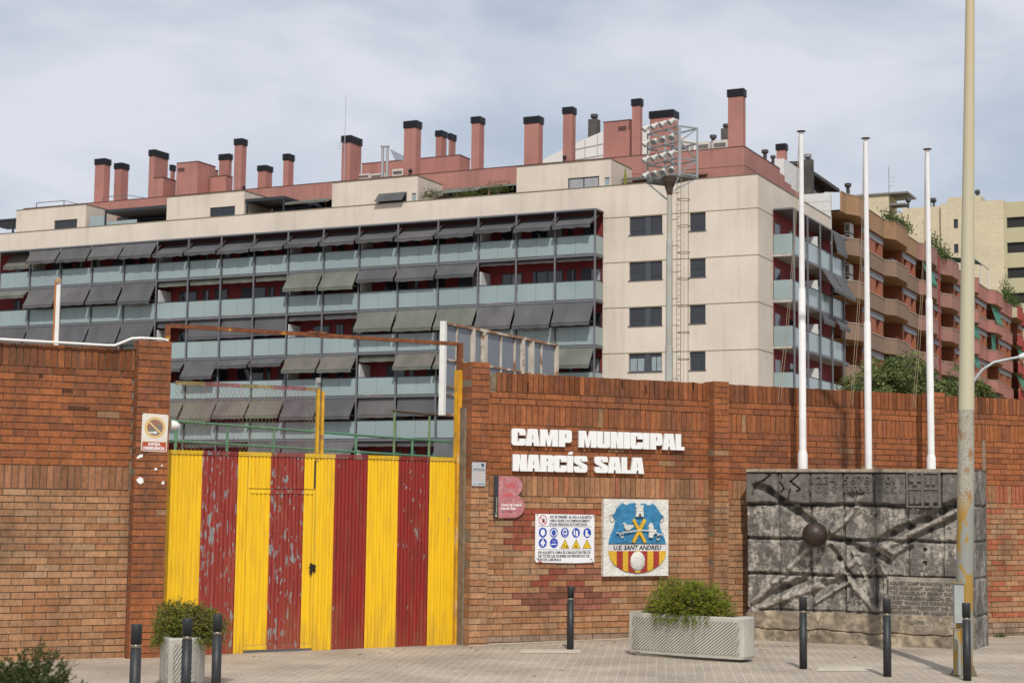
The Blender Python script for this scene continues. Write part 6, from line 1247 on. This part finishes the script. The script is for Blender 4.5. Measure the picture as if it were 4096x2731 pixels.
def block(lab, cat_name, s0, s1, zones, skin, topskin, col_label, awnings=(), acs=()):
    T = thing(cat_name, SF.p(s0, 0, 0), lab, 'building', 'coloured balcony blocks along the side street')
    mb = MB(); mb.box(SF, s0, s1, -12, -1.6, 0, 22.3); mb.build('core', DKR, T)
    mb = MB(); ops = []
    for t, a, b in zones:
        if t == 'W':
            n = 2 if b - a > 4 else 1
            for i in range(n):
                c = a + (b - a) * (i + .5) / n
                for k in range(6): ops.append((c - .55, c + .55, TOPZ[k + 1] - .1, BOTZ[k] - .55))
            mb2 = mb; panel_wall(mb, SF, a, b, 0, 22.2, WB, [o for o in ops if a < o[0] < b], .4); mb.quad(SF.p(a, WB, 0), SF.p(a, -1.6, 0), SF.p(a, -1.6, 22.2), SF.p(a, WB, 22.2)); mb.quad(SF.p(b, WB, 0), SF.p(b, -1.6, 0), SF.p(b, -1.6, 22.2), SF.p(b, WB, 22.2))
    mb.build('brick_wall_face', OBR, T, fix=False)
    for t, a, b in zones:
        for k in range(6):
            if t == 'W': mb = MB(); mb.box(SF, a, b, WB + .003, WB + .05, BOTZ[k] - .52, BOTZ[k] - .1); mb.build('lintel_band', LINT, T)
    for o in ops:
        mb = MB(); mb.box(SF, o[0], o[1], WB - .4, WB - .36, o[2], o[3]); mb.build('window', WSH if rnd.random() < .5 else PANE, T)
    # outline of the balcony edge in plan
    pl = []
    for t, a, b in zones:
        if t == 'R': pl += [(a - .3, .75), (a + .9, 1.35), (b - 1.6, 1.35), (b - .9, 1.1), (b - .1, 1.1)]
        else: pl += [(a + .2, .75), (b - .4, .75)]
    pl = [p for p in pl if s0 <= p[0] <= s1]; pl = [(s0, pl[0][1])] + pl + [(s1, pl[-1][1])]
    for k in range(7):
        m1, m2, m3 = MB(), MB(), MB()
        for (a, b), (c, d) in zip(pl, pl[1:]):
            if c - a < .02: continue
            zt, zb2 = TOPZ[k], BOTZ[k]
            for z0, z1, mm, e in ((zb2, zt, m1, 0), (zt + .003, zt + .06, m2, .04)):
                n = mm.vs([SF.p(a, b + e, z0), SF.p(c, d + e, z0), SF.p(c, d - .12 - e, z0), SF.p(a, b - .12 - e, z0), SF.p(a, b + e, z1), SF.p(c, d + e, z1), SF.p(c, d - .12 - e, z1), SF.p(a, b - .12 - e, z1)])
                for f in ((0, 1, 5, 4), (4, 5, 6, 7), (0, 3, 2, 1), (3, 7, 6, 2), (0, 4, 7, 3), (1, 2, 6, 5)): mm.face([n + i for i in f])
            m3.quad(SF.p(a, b - .1, zb2 + .12), SF.p(c, d - .1, zb2 + .12), SF.p(c, -1.6, zb2 + .12), SF.p(a, -1.6, zb2 + .12)); m3.quad(SF.p(a, b - .125, zb2 + .003), SF.p(c, d - .125, zb2 + .003), SF.p(c, -1.6, zb2 + .003), SF.p(a, -1.6, zb2 + .003))
        B_ = m1.build('balcony_parapet', topskin if k == 0 else skin, T, fix=False); m2.build('coping', SILL, B_, fix=False); m3.build('floor_slab', mat('ochre_soffit', (.34, .20, .085), .85), B_, fix=False)
        if k:
            mb = MB()
            for t, a, b in zones:
                if t == 'R': mb.tube([SF.p(a + .9, 1.3, TOPZ[k] + .2), SF.p(b - .3, 1.08, TOPZ[k] + .2)], .03, 5); [mb.bar(SF.p(x, 1.25, TOPZ[k]), SF.p(x, 1.25, TOPZ[k] + .2), .03) for x in (a + 1, (a + b) / 2, b - 1)]
            if mb.v: mb.build('guard_rail', RAILR, T, fix=False)
    for k, a, b, o, d in awnings:
        mb = MB(); zt = BOTZ[k] - .1; mb.quad(SF.p(a, .9, zt), SF.p(b, .9, zt), SF.p(b, .9 + o * .6, zt - d), SF.p(a, .9 + o * .6, zt - d)); mb.quad(SF.p(a, .9 + o * .6, zt - d), SF.p(b, .9 + o * .6, zt - d), SF.p(b, .9 + o * .6, zt - d - .18), SF.p(a, .9 + o * .6, zt - d - .18)); mb.build('awning', GRN, T, fix=False)
    for k, a, n in acs:
        for i in range(n):
            mb = MB(); z = TOPZ[k + 1] + .25 + .75 * i - .25; mb.box(SF, a, a + .95, .1, .5, z, z + .65); c = mb.build('air_conditioner', AC_, T); mb = MB(); mb.box(SF, a - .012, a - .001, .16, .44, z + .1, z + .55); mb.build('fan_grille', ACG, c)
    return T
block('ochre and brown brick block with angular balconies, right of the main building', 'balcony_building', 16.1, 39.4, [('R', 17.4, 22), ('W', 22, 28.4), ('R', 28.4, 34.6), ('W', 34.6, 39.4)], BRN, OCH, '', [(3, 28.6, 31.2, .9, 1.55), (3, 31.3, 34, .9, 1.65), (4, 17.3, 21, .8, 1.5)], [(0, 19.2, 2), (1, 19.0, 2), (0, 31.8, 1)])
block('rose coloured balcony block with a red drainpipe between the right flagpoles', 'balcony_building', 39.5, 60.4, [('R', 40, 45.5), ('W', 45.5, 49), ('R', 49, 54.5), ('W', 54.5, 60.4)], ROS, ROS, '', [(0, 40.2, 43.5, .9, 1.5), (3, 50, 53, .6, .7)], [(3, 41.5, 2)])
block('pink balcony block with green awnings right of the lamp post', 'balcony_building', 60.5, 84.3, [('R', 61, 64), ('W', 64, 70.5), ('R', 70.5, 76.5), ('W', 76.5, 84.3)], ROS2, ROS2, '', [(0, 71, 75, .8, 1.6), (1, 61, 63.5, .5, 1.2), (2, 61, 63.5, .5, 1.), (3, 71, 75, .8, 1.4), (1, 71, 73.2, .1, 1.9)], [(1, 73.5, 1)])
block('deep red balcony block at the far right end of the street', 'balcony_building', 84.4, 104, [('R', 84.6, 89), ('W', 89, 95), ('R', 95, 100), ('W', 100, 104)], RDD, RDD, '', [(1, 85, 88.5, 1.2, 1.2), (2, 85, 88.5, 1.2, 1.5)], [])
T = [o for o in COL.objects if o.name.startswith('balcony_building.001')][0]
mb = MB(); mb.tube([SF.p(46.3, 1.0, 2), SF.p(46.3, 1.0, 22.8)], .07, 8); mb.build('drainpipe', RAILR, T, smooth=True)
T0 = [o for o in COL.objects if o.name == 'balcony_building'][0]
mb = MB(); fr = Fr(SF.p(16.05, 0, 0), FV, -FS); mb.box(fr, .0, 2.45, -.25, 0, 19., 22.93); mb.build('white_party_wall', mat('white_panel', (.62, .63, .62), .6, var=.05), T0)
mb = MB(); [mb.box(fr, .02, 2.43, .001, .012, z, z + .02) for z in (20.3, 21.0, 21.7, 22.35)]; mb.build('panel_seams', MATS['seam_grey'], T0)
mb = MB(); mb.box(SF, 17.2, 26, -9, -3.2, 22.3, 24.2); mb.build('attic', OBR, T0)
mb = MB(); k0 = mb.vs([SF.p(17.6, -2.6, 25.35), SF.p(26.8, -2.2, 25.0), SF.p(26.8, -2.2, 25.25), SF.p(17.6, -2.6, 25.6), SF.p(17.6, -9, 25.9), SF.p(26.8, -9, 25.6)]); [mb.face([k0 + i for i in f]) for f in ((0, 1, 2, 3), (3, 2, 5, 4), (0, 3, 4), (1, 5, 2), (0, 4, 5, 1))]; mb.build('attic_roof', mat('dark_slate', (.05, .05, .052), .7, var=.3, vs=2), T0)
mb = MB(); mb.box(SF, 17.6, 25.5, -3.19, -3.0, 24.2, 25.2); mb.build('attic_glazing', PANE, T0)
mb = MB(); mb.box(BFr, 2.38, 3.05, -17.5, -13.2, 22.9, 24.9); mb.build('roof_cabin', MATS['white_panel'], MA)
# terrace plants on the parapets
for s_, lab, h, n in ((29.8, 'bushy green plants along the ochre parapet', .9, 500), (33.2, 'second clump of green plants on the ochre parapet', .9, 500), (44.8, 'spiky dark yucca on the rose parapet between the flagpoles', 1.7, 420), (48.5, 'branching succulent plants on the rose parapet', 1.1, 380), (80.0, 'olive bush on the pink parapet at the far right', 2.2, 600), (84.5, 'palm-like green plant where the pink and red blocks meet', 1.3, 400)):
    c = SF.p(s_, .9, 22.95); q = random.Random(int(s_ * 10)); T = thing('terrace_plant', c, lab, 'plant', 'plants on the side street parapets'); L_ = MB()
    for i in range(n):
        p = c + FS * q.gauss(0, 1.0) + FV * q.gauss(0, .3) + ZZ * (abs(q.gauss(0, .42)) * h); x = V((q.gauss(0, 1), q.gauss(0, 1), q.gauss(.4, 1))).normalized(); y = x.cross(V((.3, 1, .2))).normalized(); sz = .24 * q.uniform(.5, 1.2)
        L_.col = tuple(V((.045, .075, .02)).lerp(V((.09, .13, .03)), q.random()) * q.uniform(.7, 1.2)); L_.quad(p - x * sz * .6, p + y * sz * .18, p + x * sz * .6, p - y * sz * .18)
    L_.build('leaves', LEAF('leaf'), T, fix=False, attr=True)
# ================================================================== CREAM TOWER BLOCK
TB = brick_mat('pale_yellow_brick', (.60, .52, .36), (.56, .48, .33), (.50, .43, .30), .9, .5, .02, mult=.05); TF = Fr(KP + FS * 92.03, FV, -FS)
T = thing('tower_block', TF.p(5, 0, 0), 'pale yellow high-rise behind the coloured street with dark loggias at its right', 'building')
ops = [(6.13, 6.62, 32.75 - 2.78 * k, 33.78 - 2.78 * k) for k in range(7)]
mb = MB(); panel_wall(mb, TF, 1.2, 8.0, 0, 35.6, 0, ops, .2); panel_wall(mb, TF, 8.0, 12.4, 0, 35.45, -.5, []); mb.quad(TF.p(8, 0, 0), TF.p(8, -.5, 0), TF.p(8, -.5, 35.6), TF.p(8, 0, 35.6)); panel_wall(mb, TF, 12.4, 22, 0, 35.0, -.7, []); mb.box(TF, -14, 22, -14, -3, 0, 34.9)
mb.box(TF, 3.7, 7.4, -4, -.6, 35.0, 36.35); mb.quad(TF.p(1.2, 0, 0), TF.p(1.2, -3, 0), TF.p(1.2, -3, 35.6), TF.p(1.2, 0, 35.6)); mb.build('wall', TB, T, fix=False)
for o in ops: mb = MB(); mb.box(TF, o[0], o[1], -.2, -.16, o[2], o[3]); mb.build('window', PANE, T)
YG = mat('loggia_cream', (.46, .42, .27), .8, var=.05)
for k in range(9):
    z = 33.65 - 2.78 * k; mb = MB(); mb.box(TF, -14, 1.14, -.35, -.25, z if k else z, (35.35 if k == 0 else z + 1.62)); mb.build('loggia_parapet', YG, T)
    mb = MB(); mb.box(TF, -14, 1.14, -.6, -.5, z - 1.3, z + .1); mb.build('loggia_window', mat('loggia_dark', (.02, .02, .02), .5), T)
mb = MB(); mb.box(TF, .95, 1.19, -2.8, -.2, 0, 35.35); mb.build('loggia_pier', YG, T)
mb = MB(); mb.box(TF, 14.0, 18.5, -5, -.9, 34.5, 37.25); mb.build('lift_house', TB, T); mb = MB(); mb.box(TF, 11.8, 18.6, -5.2, -.7, 37.25, 37.45); mb.box(TF, 12.2, 14.0, -3, -1.0, 36.0, 36.2); mb.build('lift_house_roof', SOFF, T)
mb = MB()
for x in (3633, 3720, 3735, 3910): c = vert(x, 812, TF.o.y - 3); c = onp(x, 812 if x < 3900 else 780, TF.p(0, -1.5, 0), FS); mb.tube([c - ZZ * 1.2, c + ZZ * .1], .12, 8); mb.ball(c + ZZ * .3, .32, 6, 10)
mb.build('roof_cowl', DV, T)
T = thing('roof_antenna', TF.p(12, -2, 37), 'thin antenna on the pale tower block seen between the flagpoles', 'antenna'); p = onp(3556, 760, TF.p(0, -2, 0), FS); q = onp(3556, 668, TF.p(0, -2, 0), FS); mb = MB(); mb.tube([V((p.x, p.y, 36.5)), V((p.x, p.y, q.z))], .07, 6); [mb.bar(V((p.x, p.y, q.z - 1.2 - .5 * i)), V((p.x + .7, p.y, q.z - 1.2 - .5 * i)), .06) for i in range(3)]; mb.build('mast', SS, T)
T = thing('roof_pergola', SF.p(66, -1, 22.9), 'white framed pergola with green awning on the pink block beside the lamp post', 'pergola'); mb = MB()
for s_ in (62.5, 66, 70):
    for b in (.9, -2.): mb.bar(SF.p(s_, b, 22.9), SF.p(s_, b, 25.2 - .3 * (b > 0)), .1)
for b, z in ((.9, 24.9), (-2., 25.2)): mb.bar(SF.p(62.5, b, z), SF.p(70, b, z), .1)
mb.build('frame', AC_, T); mb = MB(); mb.quad(SF.p(62.5, -2, 25.25), SF.p(66.5, -2, 25.25), SF.p(66.5, 1., 24.8), SF.p(62.5, 1., 24.8)); mb.build('awning', GRN, T, fix=False)
for x, y in ((726, 685), (2490, 520)):
    c = onp(x, y, BFr.p(0, -3.9 if x < 1000 else -4.4, 0), FS); fr = Fr(c + FS * -.03, FV, -FS); mb = MB(); [mb.box(fr, -.28, .28, -.005, .02, z, z + .05) for z in (0, .09, .18)]; mb.build('wall_vent', MATS['trim_brown'], MA)
for i in range(7):
    a = 13 + i * 6.3; mb = MB(); mb.box(BFr, a, a + .12, -3.395, -3.36, 21.9, 23.70); mb.build('downpipe', PINKR, MA)
# ================================================================== small life: litter, weeds, wear
q = random.Random(4); mb = MB(); LV = mat('dry_leaf', (1, 1, 1), .8, attr=True)
for i in range(150):
    s_ = q.uniform(-6, 9); n_ = abs(q.gauss(0, .5)) + .18 if q.random() < .6 else q.uniform(.3, 6); p = WF.p(s_, n_, 0); p.z = zg(p) + .006
    t = q.uniform(0, 6.28); r = q.uniform(.012, .03); a = V((math.cos(t), math.sin(t), 0)) * r; b = V((-math.sin(t), math.cos(t), q.uniform(0, .5))) * r * .5
    mb.col = tuple(V((.20, .12, .06)) * q.uniform(.5, 1.5)); mb.quad(p - a, p + b, p + a, p - b)
for s_, n_ in ((2.9, 1.55), (3.2, 1.3), (3.6, 1.6), (2.7, 1.9)):
    for i in range(14): p = WF.p(s_ + q.gauss(0, .12), n_ + q.gauss(0, .1), 0); p.z = zg(p) + .007; r = q.uniform(.01, .02); mb.col = (.16, .09, .05); mb.quad(p + V((r, 0, 0)), p + V((0, r, .004)), p - V((r, 0, 0)), p - V((0, r, 0)))
o = mb.build('fallen_leaves', LV, fix=False, attr=True); tag(o, 'scattered dry brown leaves and crumbs on the paving', 'leaves', kind='stuff')
c = WF.p(8.55, .08, -.12); T = thing('weed', c, 'small green weed at the wall foot on the far right', 'weed'); mb = MB()
for i in range(60):
    d = V((q.gauss(0, .5), q.gauss(0, .5), 1)).normalized(); x = d.cross(V((1, .3, 0))).normalized() * .006; h = q.uniform(.04, .11); b = c + WU * q.gauss(0, .07); mb.col = tuple(V((.10, .17, .03)) * q.uniform(.6, 1.2)); mb.quad(b - x, b + x, b + d * h)
mb.build('blades', LEAF('leaf'), T, fix=False, attr=True)
# sandy dust lying along the foot of the wall and gate
mb = MB(); DS = mat('sand_dust', (.40, .33, .245), .95, var=.2, vs=6)
q = random.Random(9)
def dust(fr, a0, a1, b0, wmin, wmax):
    n = int((a1 - a0) / .12); prev = None
    for i in range(n + 1):
        a = a0 + (a1 - a0) * i / n; wd = wmin + (wmax - wmin) * max(0, .5 + .9 * noise.noise(V((a * 1.7, b0, 3)))); P0, P1 = fr.p(a, b0, 0), fr.p(a, b0 + wd, 0); P0.z = zg(P0) + .012; P1.z = zg(P1) + .003
        if prev: mb.quad(prev[0], prev[1], P1, P0)
        prev = (P0, P1)
dust(WF, -.1, 11, .001, .02, .16); dust(WF, -9, -4.8, .001, .02, .16); dust(WF, -4.85, -4.35, .172, .01, .07); dust(WF, -.45, -.14, .152, .01, .08)
tag(mb.build('wall_foot_dust', DS, fix=False), 'pale sandy dust gathered along the foot of the brick walls', 'dust', kind='stuff')
